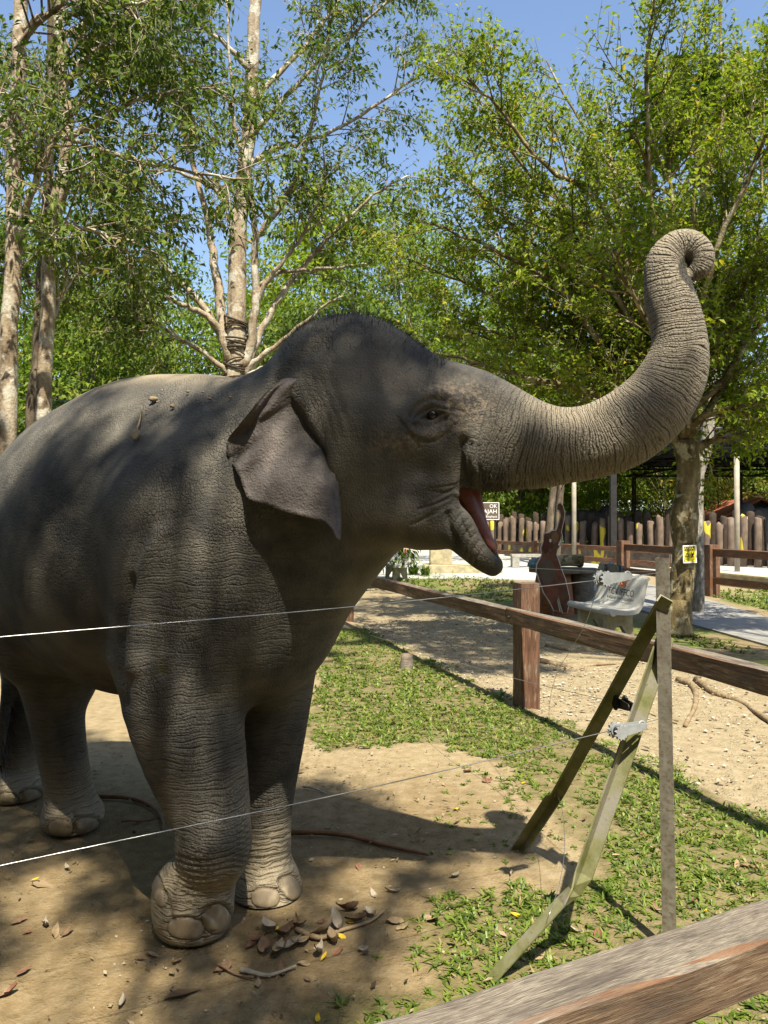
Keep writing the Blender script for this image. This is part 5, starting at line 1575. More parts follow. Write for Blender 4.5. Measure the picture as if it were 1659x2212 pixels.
A_top = P(1432, 1292, PD - 0.05); A_bot = np.append(G(1113, 1828)[:2], -0.05)
kA = P(1199, 1718, 3.62)
new_obj('strut', angle_iron([A_top, A_top * .6 + kA * .4, kA * .98 + A_top * .02, kA * .94 + A_bot * .06, kA * .5 + A_bot * .5, A_bot], 0.05, 0.006, (0.7, -0.7, 0.2), twist=[0, 0, 0.1, .5, .6, .6]).mesh('strut', steel_moss), cp)
B_top = P(1436, 1372, PD + 0.04); B_bot = np.append(G(1052, 2108)[:2], -0.03); kB = P(1252, 1905, 2.78)
new_obj('strut', angle_iron([B_top, B_top * .5 + kB * .5, kB * .97 + B_top * .03, kB * .92 + B_bot * .08, kB * .8 + B_bot * .2, kB * .5 + B_bot * .5, B_bot], 0.05, 0.006, (0.9, -0.3, 0.1), twist=[0.3, 0.3, 0.3, -.4, -.9, -.9, -.9]).mesh('strut', steel_moss), cp)

def wire(pts, label, r=0.0016, n=24, group=None):
    p = spline(pts, n) if len(pts) > 2 else np.array([np.asarray(pts[0]) + (np.asarray(pts[1]) - pts[0]) * t for t in np.linspace(0, 1, n)])
    mb = MB(); mb.tube(p, r, 6)
    o = new_obj('fence_wire', mb.mesh('fence_wire', wire_mat, True)); tag(o, label, 'wire', group)
    return o
W1 = P(1424, 1237, PD - 0.03); W2 = P(1424, 1553, PD - 0.03)
t1, t2 = P(1345, 1248, 2.75), P(1378, 1565, 2.83)
L1 = P(0, 1376, 1.99); L2 = P(0, 1870, 1.99)
e1 = L1 + (L1 - t1) * 0.25; e2 = L2 + (L2 - t2) * 0.25
wire([W1, t1], 'short wire tying the upper pale tensioner to the steel post')
wire([t1 + (L1 - t1) * 0.035, (t1 + L1) / 2 - UP * 0.01, L1, e1], 'upper steel wire stretched across in front of the elephant\'s shoulder')
wire([W2, t2], 'short wire tying the lower pale tensioner to the steel post')
wire([t2 + (L2 - t2) * 0.03, (t2 + L2) / 2 - UP * 0.012, L2, e2], 'lower steel wire stretched across in front of the elephant\'s legs')
b1 = P(1290, 1234, 3.35); b2 = P(1352, 1522, 3.2)
f1 = P(1158, 1228, 4.5); g1 = P(700, 1205, 12.0)
wire([W1 + [0, 0.05, 0], b1], 'short wire tying the grey tensioner to the steel post')
wire([b1, f1, P(900, 1216, 7.5), g1], 'upper wire running away behind the elephant\'s jaw')
f2 = P(967, 1424, 5.2)
wire([W2 + [0, 0.05, 0], b2], 'short wire tying the black tensioner to the steel post')
wire([b2, P(1137, 1472, 4.2), f2, P(800, 1372, 7.6)], 'lower wire running away over the grass to the far post')
wire([P(1292, 1262, 2.75), P(1268, 1340, 2.76), P(1235, 1400, 2.8), P(1205, 1450, 2.85), P(1188, 1510, 2.9), P(1186, 1560, 2.95)], 'thin loose wire end dangling from the upper pale tensioner', 0.0009)
wire([P(1203, 1712, 3.6), P(1216, 1760, 3.3), P(1219, 1840, 3.0), P(1208, 1910, 2.85), P(1190, 1965, 2.74), P(1180, 1995, 2.72)], 'loose wire bowed between the two bent struts', 0.0011)
def tensioner(c, d, label, body, wheel, s=1.0):
    """ratchet wire strainer: two side plates, a drum with teeth, a hook eye"""
    d = np.asarray(d, float); d /= np.linalg.norm(d)
    y = np.cross(UP, d); y /= np.linalg.norm(y); z = np.cross(d, y)
    th = thing('wire_tensioner', c, label, 'wire tensioner', None)
    out = []
    for k in range(20):
        a = math.pi * (k / 19.0) + math.pi / 2
        out.append((-0.06 * s + 0.022 * s * math.cos(a), 0.022 * s * math.sin(a)))
    for k in range(12):
        a = math.pi * (k / 11.0) - math.pi / 2
        out.append((0.055 * s + 0.014 * s * math.cos(a), 0.014 * s * math.sin(a)))
    for sg in (1, -1):
        me = prism(out, 0.004 * s, d, z, np.asarray(c) + y * 0.013 * s * sg); me.materials.append(body); new_obj('side_plate', me, th)
    tee = []
    for k in range(24):
        a = 2 * math.pi * k / 24; r_ = (0.031 if k % 2 else 0.024) * s
        tee.append((-0.062 * s + r_ * math.cos(a), r_ * math.sin(a)))
    me = prism(tee, 0.010 * s, d, z, np.asarray(c) + y * 0.021 * s); me.materials.append(wheel); new_obj('ratchet_wheel', me, th)
    me = prism(tee, 0.010 * s, d, z, np.asarray(c) - y * 0.021 * s); me.materials.append(wheel); new_obj('ratchet_wheel', me, th)
    mb = MB(); mb.tube(np.array([np.asarray(c) - d * 0.06 * s + y * 0.02 * s * q for q in np.linspace(-1, 1, 5)]), 0.015 * s, 10)
    new_obj('drum', mb.mesh('drum', black_iron, True), th)
    mb = MB(); a = np.linspace(0, 2 * math.pi, 17)
    mb.tube(np.array([np.asarray(c) + d * (0.055 + 0.017 * math.cos(q)) * s + z * 0.017 * s * math.sin(q) for q in a]), 0.0045 * s, 6, False)
    new_obj('eye_ring', mb.mesh('eye_ring', body, True), th)
    return th
tensioner(P(1331, 1247, 2.74), W1 - L1, 'pale ratchet tensioner on the upper wire in front of the bench', plastic_pale, plastic_pale, 0.92)
tensioner(P(1325, 1229, 3.05), W1 - b1, 'dark grey ratchet tensioner on the upper wire, behind the pale one', plastic_grey, plastic_pale, 0.92)
tensioner(P(1362, 1573, 2.80), W2 - L2, 'pale ratchet tensioner on the lower wire in front of the bent strut', plastic_pale, plastic_pale, 0.95)
tensioner(P(1352, 1523, 3.12), W2 - b2, 'black ratchet tensioner on the lower wire over the gravel path', black_iron, black_iron, 1.0)

# ------------------------------------------------------------------ white benches
def bench(corner_r, along, length, label, text=True):
    """corner_r: ground point under the seat's front right end; along: towards the left end"""
    along = np.asarray(along, float); along /= np.linalg.norm(along)
    back = np.cross(along, UP)                      # from front to back
    if np.dot(back, np.array([1.0, 0.2, 0])) < 0: back = -back
    th = thing('bench', corner_r, label, 'bench')
    prof = [(-0.02, .36), (-0.045, .40), (-0.03, .435), (0.02, .445), (0.12, .425), (0.24, .415), (0.33, .43), (0.385, .48), (0.42, .58), (0.445, .70), (0.475, .82), (0.52, .86)]
    inner = [(x + 0.0, z) for x, z in prof]
    outer = [(0.55, .83), (0.515, .80), (0.485, .68), (0.46, .56), (0.43, .46), (0.37, .385), (0.28, .365), (0.15, .365), (0.05, .375), (0.01, .35)]
    o = np.array(inner + outer)
    sec = 14; v = []; k = len(o)
    for i in range(sec):
        t = i / (sec - 1); sag = 0.0
        w_ = 1.0
        v.append(np.asarray(corner_r) + along * length * t + np.outer(o[:, 0], back) + np.outer(o[:, 1], UP))
    v = np.concatenate(v); idx = np.arange(sec * k).reshape(sec, k)
    q = np.stack([idx[:-1], np.roll(idx, -1, 1)[:-1], np.roll(idx, -1, 1)[1:], idx[1:]], -1).reshape(-1, 4)
    me = bpy.data.meshes.new('seat')
    me.from_pydata([tuple(map(float, p)) for p in v], [], [list(map(int, f)) for f in q] + [list(map(int, idx[0])), list(map(int, idx[-1][::-1]))])
    bm = bmesh.new(); bm.from_mesh(me); bmesh.ops.recalc_face_normals(bm, faces=bm.faces)
    bmesh.ops.triangulate(bm, faces=[f for f in bm.faces if len(f.verts) > 4]); bm.to_mesh(me); bm.free()
    for p in me.polygons: p.use_smooth = len(p.vertices) == 4
    me.materials.append(conc_white); seat = new_obj('seat', me, th)
    for t in (0.2, 0.8):
        leg = [(-0.0, -.06), (0.10, -.06), (0.11, .1), (0.17, .2), (0.24, .2), (0.30, .1), (0.31, -.06), (0.43, -.06), (0.40, .30), (0.42, .43), (0.3, .38), (0.03, .38)]
        me = prism(leg, 0.09, back, UP, np.asarray(corner_r) + along * length * t); me.materials.append(conc_yel); new_obj('leg', me, th)
    bn = np.array([0.445 - 0.42, 0, 0]); up2 = (back * 0.045 + UP * 0.26); up2 /= np.linalg.norm(up2)
    ex = -along; nrm_ = np.cross(ex, up2)
    cc = np.asarray(corner_r) + along * length * 0.40 + back * 0.425 + UP * 0.635
    sgn = 1 if np.dot(nrm_, back) < 0 else -1
    lettering('FGV IFFCO', 0.135, cc - up2 * 0.02, ex, up2, ink_black, seat, off=0.02 * sgn)
    lettering('Corporate Social Responsibility', 0.052, cc - up2 * 0.105, ex, up2, ink_grey, seat, off=0.02 * sgn)
    mb = MB(); a = np.linspace(0.3, 6.5, 30)
    ez = np.cross(ex, up2) * sgn
    lc = cc + up2 * 0.135 + ez * 0.012
    mb.tube(np.array([lc + ex * 0.085 * math.cos(q) * (1 + .1 * math.sin(2 * q)) + up2 * 0.075 * math.sin(q) for q in a]), 0.012 + 0.006 * np.sin(a), 6)
    mb.tube(np.array([lc + ex * (0.04 * math.cos(q) - 0.01) + up2 * 0.045 * math.sin(q) for q in np.linspace(0, 5, 16)]), 0.009, 6)
    new_obj('logo', mb.mesh('logo', ink_orange, True), seat)
    return th
fr = G(1324, 1388); sc_ = 9.99
br_ = np.array([(1324 - U0) / FPX * 9.99, 9.99, 0]); bl_ = np.array([(1230 - U0) / FPX * 11.15, 11.15, 0])
bench(br_, bl_ - br_, np.linalg.norm(bl_ - br_), 'white concrete bench with orange logo and black lettering beside the spreading tree')
b2r = np.array([P(852, 1125, 20.2)[0], 20.2, 0]); 
bench(b2r, bl_ - br_, 1.25, 'white concrete bench standing under the elephant\'s jaw, far along the path')

# ------------------------------------------------------------------ warning sign on the tree
yel = plain('yellow_sign_paint', (0.62, 0.52, 0.03), 0.5, 0.3, 0, 0.08, 8, 0)
sc = P(1490, 1197, 10.58)
ex = np.array([0.985, 0.17, 0.02]); ex /= np.linalg.norm(ex); ey = UP - ex * (UP @ ex); ey /= np.linalg.norm(ey)
sg = thing('warning_sign', sc - UP * 0.12, 'white edged yellow warning sign reading AWAS on the mossy trunk', 'sign')
def panel(name, c, ex, ey, w, h, th, mat, parent):
    me = prism([(-w / 2, -h / 2), (w / 2, -h / 2), (w / 2, h / 2), (-w / 2, h / 2)], th, ex, ey, np.asarray(c)); me.materials.append(mat)
    return new_obj(name, me, parent)
en = np.cross(ex, ey)
sgb = panel('board', sc, ex, ey, 0.205, 0.245, 0.004, ink_white, sg)
panel('yellow_field', sc + en * 0.003 - ey * 0.005, ex, ey, 0.170, 0.200, 0.002, yel, sgb)
panel('black_band', sc + en * 0.0045 + ey * 0.078, ex, ey, 0.168, 0.056, 0.002, ink_black, sgb)
lettering('AWAS', 0.062, sc + ey * 0.077, ex, ey, yel, sgb, off=0.0065)
def tri_ring(c, s, parent):
    mb = MB(); pts = [c + ex * s * math.cos(a) + ey * s * math.sin(a) for a in (math.pi / 2, math.pi * 7 / 6, math.pi * 11 / 6, math.pi / 2)]
    mb.tube(np.array([pts[0], pts[1]]), 0.004, 4); mb.tube(np.array([pts[1], pts[2]]), 0.004, 4); mb.tube(np.array([pts[2], pts[0]]), 0.004, 4)
    return new_obj('symbol', mb.mesh('symbol', ink_black), parent)
tri_ring(sc + en * 0.005 - ex * 0.04 - ey * 0.015, 0.036, sgb)
mb = MB()
for a, b in (((0.02, 0.03), (0.055, -0.045)), ((0.055, 0.025), (0.025, -0.045)), ((0.02, -0.01), (0.06, 0.0))):
    mb.tube(np.array([sc + en * 0.005 + ex * a[0] + ey * a[1], sc + en * 0.005 + ex * b[0] + ey * b[1]]), 0.006, 4)
new_obj('symbol', mb.mesh('symbol', ink_black), sgb)
mb = MB()
for dy, w_ in ((0.040, 0.12), (-0.070, 0.13), (-0.086, 0.09)):
    for k in range(9):
        mb.box(sc + en * 0.0045 - ey * -dy + ex * (-w_ / 2 + w_ * (k + .5) / 9), (w_ / 9 * .33, 0.004, 0.0008), [ex, ey, en])
tag(new_obj('small_print', mb.mesh('small_print', ink_black), sgb), kind='stuff')

# ------------------------------------------------------------------ painted cut-out of a rearing elephant
cd_ = 12.6
cm = NT('red_brown_paint'); co = cm.obj(); n1 = cm.noise(co, 3.5, 4, 0.6); n2 = cm.noise(co, 11, 3, 0.6)
cut_mat = cm.fin(cm.mix(cm.ramp(n2, [(0.45, 0.0), (0.7, 0.6)]), cm.ramp(n1, [(0.3, (0.045, 0.018, 0.012)), (0.5, (0.13, 0.045, 0.03)), (0.7, (0.24, 0.07, 0.045))]), (0.16, 0.11, 0.085)), 0.35, None, 0.4)
CUT = [(830, 580), (885, 575), (905, 555), (950, 550), (965, 520), (980, 470), (1000, 400), (985, 345), (962, 335), (968, 285), (992, 270), (1018, 305), (1034, 370), (1026, 440), (1012, 495), (1000, 560), (1010, 620),
       (990, 700), (960, 740), (950, 790), (975, 860), (1000, 940), (1040, 1040), (1060, 1130), (1085, 1230), (1060, 1380), (1020, 1380), (990, 1280), (975, 1200), (960, 1260), (985, 1370), (930, 1355), (890, 1270),
       (830, 1180), (790, 1070), (755, 960), (760, 890), (810, 800), (800, 730), (825, 660)]
cu_ = [(998.5 + 0.213 * x, 1029.2 + 0.213 * y) for x, y in CUT]
c0 = P(1190, 1320, cd_); 
wp = [(P(u_, v_, cd_)[0] - c0[0], P(u_, v_, cd_)[2] - c0[2]) for u_, v_ in cu_]
cth = thing('elephant_cutout', [c0[0], cd_, 0], 'red brown painted board cut as a rearing elephant with raised trunk', 'cutout')
def offset_poly(p, d):
    p = np.array(p); c = np.roll(p, -1, 0) - np.roll(p, 1, 0); nn = np.stack([c[:, 1], -c[:, 0]], 1); nn /= np.linalg.norm(nn, axis=1)[:, None] + 1e-9
    area = 0.5 * np.sum(p[:, 0] * np.roll(p[:, 1], -1) - np.roll(p[:, 0], -1) * p[:, 1])
    return p + nn * d * (1 if area > 0 else -1)
EX = np.array([1.0, 0, 0])
me = prism(wp, 0.03, EX, UP, c0 - [0, 0.012, 0]); me.materials.append(cut_mat); cbd = new_obj('board', me, cth)
me = prism(offset_poly(wp, 0.016), 0.02, EX, UP, c0); me.materials.append(ink_white); new_obj('white_edge', me, cbd)
e = sphere(P(998.5 + .213 * 893, 1029.2 + .213 * 650, cd_ - 0.03), (0.02, 0.008, 0.03), n=6).mesh('painted_eye', ink_white); new_obj('painted_eye', e, cbd)
def painted(pts, mat, name, off):
    q = [(P(998.5 + .213 * x, 1029.2 + .213 * y, cd_)[0] - c0[0], P(998.5 + .213 * x, 1029.2 + .213 * y, cd_)[2] - c0[2]) for x, y in pts]
    me = prism(q, 0.004, EX, UP, c0 - [0, off, 0]); me.materials.append(mat); return new_obj(name, me, cbd)
painted([(775, 900), (830, 830), (900, 850), (935, 930), (930, 1030), (880, 1090), (820, 1070), (780, 990)], plain('grey_brown_paint', (.115, .085, .07), .4, .4, 0, .2, 6, 0), 'painted_belly', .030)
painted([(835, 600), (870, 610), (885, 680), (870, 760), (835, 790), (812, 740), (825, 670)], plain('dark_red_paint', (.09, .02, .015), .4, .4, 0, .3, 6, 0), 'painted_ear', .031)
painted([(905, 575), (950, 560), (975, 600), (965, 660), (925, 680), (900, 640)], plain('tan_paint', (.20, .105, .06), .4, .4, 0, .3, 6, 0), 'painted_cheek', .031)
painted([(968, 690), (992, 640), (1002, 600), (998, 660), (980, 710)], ink_white, 'painted_tusk', .031)
beam('stay', [c0[0] - 0.28, cd_ + 0.35, -0.1], [c0[0] - 0.12, cd_ + 0.02, 0.9], 0.05, 0.05, wood_grey, cth)
beam('stay', [c0[0] + 0.1, cd_ + 0.35, -0.1], [c0[0] + 0.02, cd_ + 0.02, 0.9], 0.05, 0.05, wood_grey, cth)

# ------------------------------------------------------------------ carved timber table behind the bench
wood_or = wood_mat('orange_timber', (0.14, 0.045, 0.015), (0.30, 0.10, 0.03), (0.42, 0.18, 0.06), 0.45)
tb = np.array([3.12, 13.4, 0.0])
tt = thing('timber_table', tb, 'carved orange brown timber table loaded with slabs behind the cutout', 'table')
slab_o = []
rr = np.random.default_rng(9)
for k in range(18):
    a = 2 * math.pi * k / 18; q = 1 + rr.normal(0, .06)
    slab_o.append((0.62 * q * math.cos(a), 0.42 * q * math.sin(a)))
me = prism(slab_o, 0.07, EX, np.array([0, 1.0, 0]), tb + UP * 0.74); me.materials.append(wood_grey); new_obj('table_top', me, tt)
def stump(c, r0, r1, h, mat, name, parent, seed, n=14, seg=7):
    rr = np.random.default_rng(seed); mb = MB(); ph = rr.uniform(0, 6, 4)
    vs = []
    for i in range(seg):
        t = i / (seg - 1); r_ = r0 + (r1 - r0) * t
        for j in range(n):
            a = 2 * math.pi * j / n
            q = r_ * (1 + .10 * math.sin(3 * a + ph[0]) + .06 * math.sin(5 * a + ph[1]) + rr.normal(0, .015))
            vs.append(np.asarray(c) + [q * math.cos(a), q * math.sin(a), h * t - 0.03])
    idx = np.arange(seg * n).reshape(seg, n)
    q = np.stack([idx[:-1], np.roll(idx, -1, 1)[:-1], np.roll(idx, -1, 1)[1:], idx[1:]], -1).reshape(-1, 4)
    vs.append(np.asarray(c) + [0, 0, h - 0.03]); t = [[(seg - 1) * n + j, (seg - 1) * n + (j + 1) % n, seg * n] for j in range(n)]
    mb.add(np.array(vs), q, t)
    return new_obj(name, mb.mesh(name, mat, True), parent)
stump(tb + [-0.2, -0.1, 0], 0.36, 0.28, 0.74, wood_or, 'pedestal', tt, 1)
stump(tb + [0.33, 0.08, 0], 0.22, 0.2, 0.74, wood_grey, 'pedestal', tt, 2)
lg = thing('carved_log', tb + [-0.12, 0, 0.775], 'mossy carved log lying on the timber table', 'log')
mb = MB(); mb.tube(spline([tb + [-0.42, 0.05, 0.87], tb + [-0.1, -0.02, 0.90], tb + [0.2, -0.04, 0.91], tb + [0.34, -0.05, 0.90]], 12), np.array([.07, .1, .1, .1, .1, .1, .1, .105, .11, .12, .12, .1]), 10)
new_obj('log', mb.mesh('log', bark_moss, True), lg)
tp_ = thing('blue_tarp', tb + [-0.32, 0.2, 0.775], 'crumpled pale blue tarp on the timber table', 'tarp')
tarp = plain('blue_tarp', (0.20, 0.30, 0.33), 0.5, 0.3, 0, 0.35, 14, 0.8)
mb = sphere(tb + [-0.36, 0.18, 0.84], (0.22, 0.15, 0.11), n=10); vv = np.concatenate(mb.v); vv += rr.normal(0, .012, vv.shape); mb.v = [vv]
new_obj('sheet', mb.mesh('sheet', tarp, False), tp_)

# ------------------------------------------------------------------ brown fence on the far side of the paved path
q1 = np.append(P(1536, 1125, 16.4)[:2], 0); q2 = np.append(P(1346, 1125, 19.7)[:2], 0); qd = q1 - q2; qd /= np.linalg.norm(qd); qn = np.array([-qd[1], qd[0], 0])
if qn[0] < 0: qn = -qn
ff = thing('two_rail_fence', q1, 'brown two rail fence with chunky posts behind the paved path', 'fence')
ft = [q2, q1, q1 + qd * 3.45, q1 + qd * 6.9]
for k, f in enumerate(ft): square_post('post', f, 1.09, 0.25, wood_fence, ff, qd, 20 + k)
for k in range(3):
    for z in (0.93, 0.34):
        beam('rail', ft[k] + qd * 0.08 + UP * z - qn * 0.02, ft[k + 1] - qd * 0.08 + UP * z - qn * 0.02, 0.08, 0.17 if z > .5 else 0.14, wood_fence, ff, seg=6, seed=30 + k)
box_part('kerb', ft[1] + qn * 2.2 + qd * 1.0 + UP * 0.14, (6.0, 0.14, 0.16), conc_yel, None, [qd, qn, UP], 0.02)
ko = bpy.context.scene.objects['kerb']; tag(ko, 'long pale yellow concrete kerb behind the brown two rail fence', 'kerb')

# ------------------------------------------------------------------ low rail fence, stone wall, log palisade
s0 = np.append(P(1066, 1125, 34)[:2], 0); s1 = np.append(P(1334, 1125, 25.6)[:2], 0); sd = s1 - s0; SL = np.linalg.norm(sd); sd /= SL; sn = np.array([-sd[1], sd[0], 0])
if sn[1] < 0: sn = -sn
lf = thing('low_rail_fence', s0, 'low reddish brown two rail fence in front of the log palisade', 'fence')
fp = [s0 + sd * (SL * t) for t in (0.02, 0.40, 0.72, 1.02, 1.40)]
for k, f in enumerate(fp): square_post('post', f, 0.80, 0.22, wood_fence, lf, sd, 40 + k)
for k in range(4):
    for z in (0.66, 0.26):
        beam('rail', fp[k] + sd * 0.1 + UP * z, fp[k + 1] - sd * 0.1 + UP * z, 0.07, 0.16, wood_fence, lf, seg=5, seed=50 + k)
wm = NT('painted_stone'); co = wm.obj(); n1 = wm.noise(co, 2.5, 4, .6); n2 = wm.noise(wm.mapped(co, (1, 1, .5), (4, 2, 1)), 1.5, 2, .5)
wall_mat = wm.fin(wm.mix(wm.ramp(n2, [(0.60, 0.0), (0.63, 1.0)]), wm.ramp(n1, [(0.3, (0.07, 0.055, 0.045)), (0.7, (0.17, 0.14, 0.11))]), (0.55, 0.44, 0.05)), 0.85, wm.bump(n1, .6, .05), 0.2)
bw = box_part('low_stone_wall', s0 + sd * (SL * 0.55) + sn * 1.0 + UP * 0.27, (SL * 0.62, 0.14, 0.30), wall_mat, None, [sd, sn, UP], 0.03); tag(bw, 'low dark stone wall with yellow patches behind the low rail fence', 'wall')
lm_ = NT('palisade_log'); co = lm_.obj(); n1 = lm_.noise(lm_.mapped(co, (1, 1, .4)), 4.0, 4, .6)
oi = lm_.node('ShaderNodeObjectInfo')
yl = wm  # noqa
shift = lm_.node('ShaderNodeVectorMath', operation='ADD'); lm_.set(shift.inputs[0], co); lm_.set(shift.inputs[1], oi.outputs['Location'])
n2 = lm_.noise(lm_.mapped(shift.outputs[0], (1.6, 1.6, .8)), 1.3, 1, .4)
log_mat = lm_.fin(lm_.mix(lm_.ramp(n2, [(0.64, 0.0), (0.66, 1.0)]), lm_.ramp(n1, [(0.3, (0.085, 0.06, 0.045)), (0.55, (0.17, 0.125, 0.095)), (0.75, (0.25, 0.19, 0.145))]), (0.55, 0.44, 0.05)), 0.85, lm_.bump(n1, .5, .03), 0.2)
log_dark = plain('dark_log', (0.055, 0.04, 0.03), 0.9, 0.15, 0, .3, 5, .4)
l0 = np.append(P(1010, 1125, 38.5)[:2], 0); l1 = np.append(P(1720, 1125, 25.0)[:2], 0); ld = l1 - l0; LL = np.linalg.norm(ld); ld /= LL; ln_ = np.array([-ld[1], ld[0], 0])
if ln_[1] < 0: ln_ = -ln_
pal = thing('log_palisade', (l0 + l1) / 2, 'palisade of upright brown logs with yellow patches in front of the shelter', 'fence')
rr = np.random.default_rng(61)
def log_mesh(h, r_, mat, seed):
    rq = np.random.default_rng(seed); mb = MB(); n = 10; zs = [-.1, h * .4, h * .8, h - .03, h]; ra = [1.05, 1, .98, .95, .8]
    mb.tube(np.array([[rq.normal(0, .008), rq.normal(0, .008), z] for z in zs]), np.array(ra) * r_, n)
    return mb.mesh('log', mat, True)
fl = [log_mesh(h, q, log_mat, k) for k, (h, q) in enumerate([(1.78, .135), (1.58, .14), (1.7, .125), (1.5, .13)])]
bl2 = [log_mesh(h, q, log_dark, 9 + k) for k, (h, q) in enumerate([(1.9, .15), (1.75, .16), (1.98, .14)])]
def put(me, p, parent, name='log'):
    o = bpy.data.objects.new(name, me); scene.collection.objects.link(o); o.parent = parent; o.matrix_parent_inverse = Matrix.Translation(-Vector(parent.location))
    o.location = Vector([float(c) for c in p]); o.rotation_euler = (rr.normal(0, .015), rr.normal(0, .015), rr.uniform(0, 6.28)); return o
nlog = int(LL / 0.47)
for k in range(nlog):
    put(fl[(k * 2 + (k // 3)) % 4], l0 + ld * (0.47 * k + rr.normal(0, .03)), pal)
    put(bl2[k % 3], l0 + ld * (0.47 * k + .2) + ln_ * 0.75, pal)

# ------------------------------------------------------------------ shelter
sh_steel = plain('dark_painted_steel', (0.022, 0.020, 0.019), 0.6, 0.3, 0.2, .3, 6, 0)
sh_roof = plain('roof_sheet', (0.10, 0.10, 0.105), 0.7, 0.3, 0.2, .2, 2, 0)
x0, x1, y0, y1, zr = 8.3, 36.0, 28.5, 47.0, 4.62
shl = thing('open_shelter', [(x0 + x1) / 2, (y0 + y1) / 2, 0], 'long open shelter with dark steel trusses and corrugated roof', 'shelter')
mb = MB(); ny = 90
for k in range(ny):
    pass
ys = np.linspace(y0 - .6, y1 + .6, 2 * ny); zz = zr + 0.32 + 0.05 * (np.arange(2 * ny) % 2) 
v = np.vstack([np.column_stack([np.full(2 * ny, x0 - .6), ys, zz]), np.column_stack([np.full(2 * ny, x1), ys, zz]),
               np.column_stack([np.full(2 * ny, x0 - .6), ys, zz + .03]), np.column_stack([np.full(2 * ny, x1), ys, zz + .03])])
n = 2 * ny; i = np.arange(n - 1)
mb.add(v, np.concatenate([np.stack([i, i + 1, i + 1 + n, i + n], 1), np.stack([i + 2 * n, i + 3 * n, i + 1 + 3 * n, i + 1 + 2 * n], 1)]))
new_obj('roof', mb.mesh('roof', sh_roof), shl)
def bar(mb, a, b, r_): mb.tube(np.array([a, b], float), r_, 4)
for yt in (y0, y0 + 6.2, y0 + 12.4, y1):
    mb = MB(); bar(mb, (x0, yt, zr + .30), (x1, yt, zr + .30), .05); bar(mb, (x0, yt, zr - .28), (x1, yt, zr - .28), .05)
    for k in range(34):
        a = x0 + (x1 - x0) * k / 34; b = x0 + (x1 - x0) * (k + 1) / 34
        bar(mb, (a, yt, zr - .28 if k % 2 else zr + .3), (b, yt, zr + .3 if k % 2 else zr - .28), .025)
    new_obj('truss', mb.mesh('truss', sh_steel), shl)
for k in range(9):
    xx = x0 + (x1 - x0) * k / 8
    mb = MB(); bar(mb, (xx, y0, zr - .28), (xx, y1, zr - .28), .05); bar(mb, (xx, y0, zr + .27), (xx, y1, zr + .27), .05)
    for j in range(24):
        a = y0 + (y1 - y0) * j / 24; b = y0 + (y1 - y0) * (j + 1) / 24
        bar(mb, (xx, a, zr - .28 if j % 2 else zr + .27), (xx, b, zr + .27 if j % 2 else zr - .28), .025)
    new_obj('truss', mb.mesh('truss', sh_steel), shl)
for yt in (y0, y0 + 9.2, y1):
    for xx in (x0 + .2, x0 + 7, x0 + 13.5, x0 + 20):
        box_part('column', (xx, yt, zr / 2 - .2), (.11, .11, zr / 2 + .15), sh_steel, shl)
tubem = plain('pale_pole', (0.30, 0.26, 0.20), .6, .3, 0, .2, 4, 0)
pole_at = [(1240, 27.5, 4.0, 'slim tan pole standing beside the two dark leaning trunks'), (1592, 24.0, 3.6, 'slim grey pole in front of the shelter beside the grey palm')]
for uu, d, h, lab in pole_at:
    b = P(uu, 1125, d); mb = MB(); mb.tube(np.array([[b[0], d, -.1], [b[0], d, h]]), 0.085, 8)
    o = new_obj('pole', mb.mesh('pole', tubem, True)); tag(o, lab, 'pole')
# two dark leaning trunks at the shelter's left end
for k, (ua, va, ub, vb, d, lab) in enumerate([(1178, 1165, 1196, 1050, 27, 'dark leaning trunk beside the cutout\'s raised trunk'), (1200, 1165, 1212, 1050, 27.5, 'second dark leaning trunk, next to the slim tan pole')]):
    T = Tree(400 + k); a = P(ua, va, d); b = P(ub, vb, d); a[2] = -.2
    p_, r_ = T.limb([a, (a + b) / 2, b, b + UP * 3 + [.4, 0, 0], b + UP * 6 + [.8, .2, 0]], 0.16, 0.09, 12, 8)
    T.grow(p_, r_, 1, 9, 1.6, .9, .1, .62)
    T.finish('leaning_tree', [a[0], a[1], 0], lab, bark_dark, leaf_mid, .16, .08, 10)

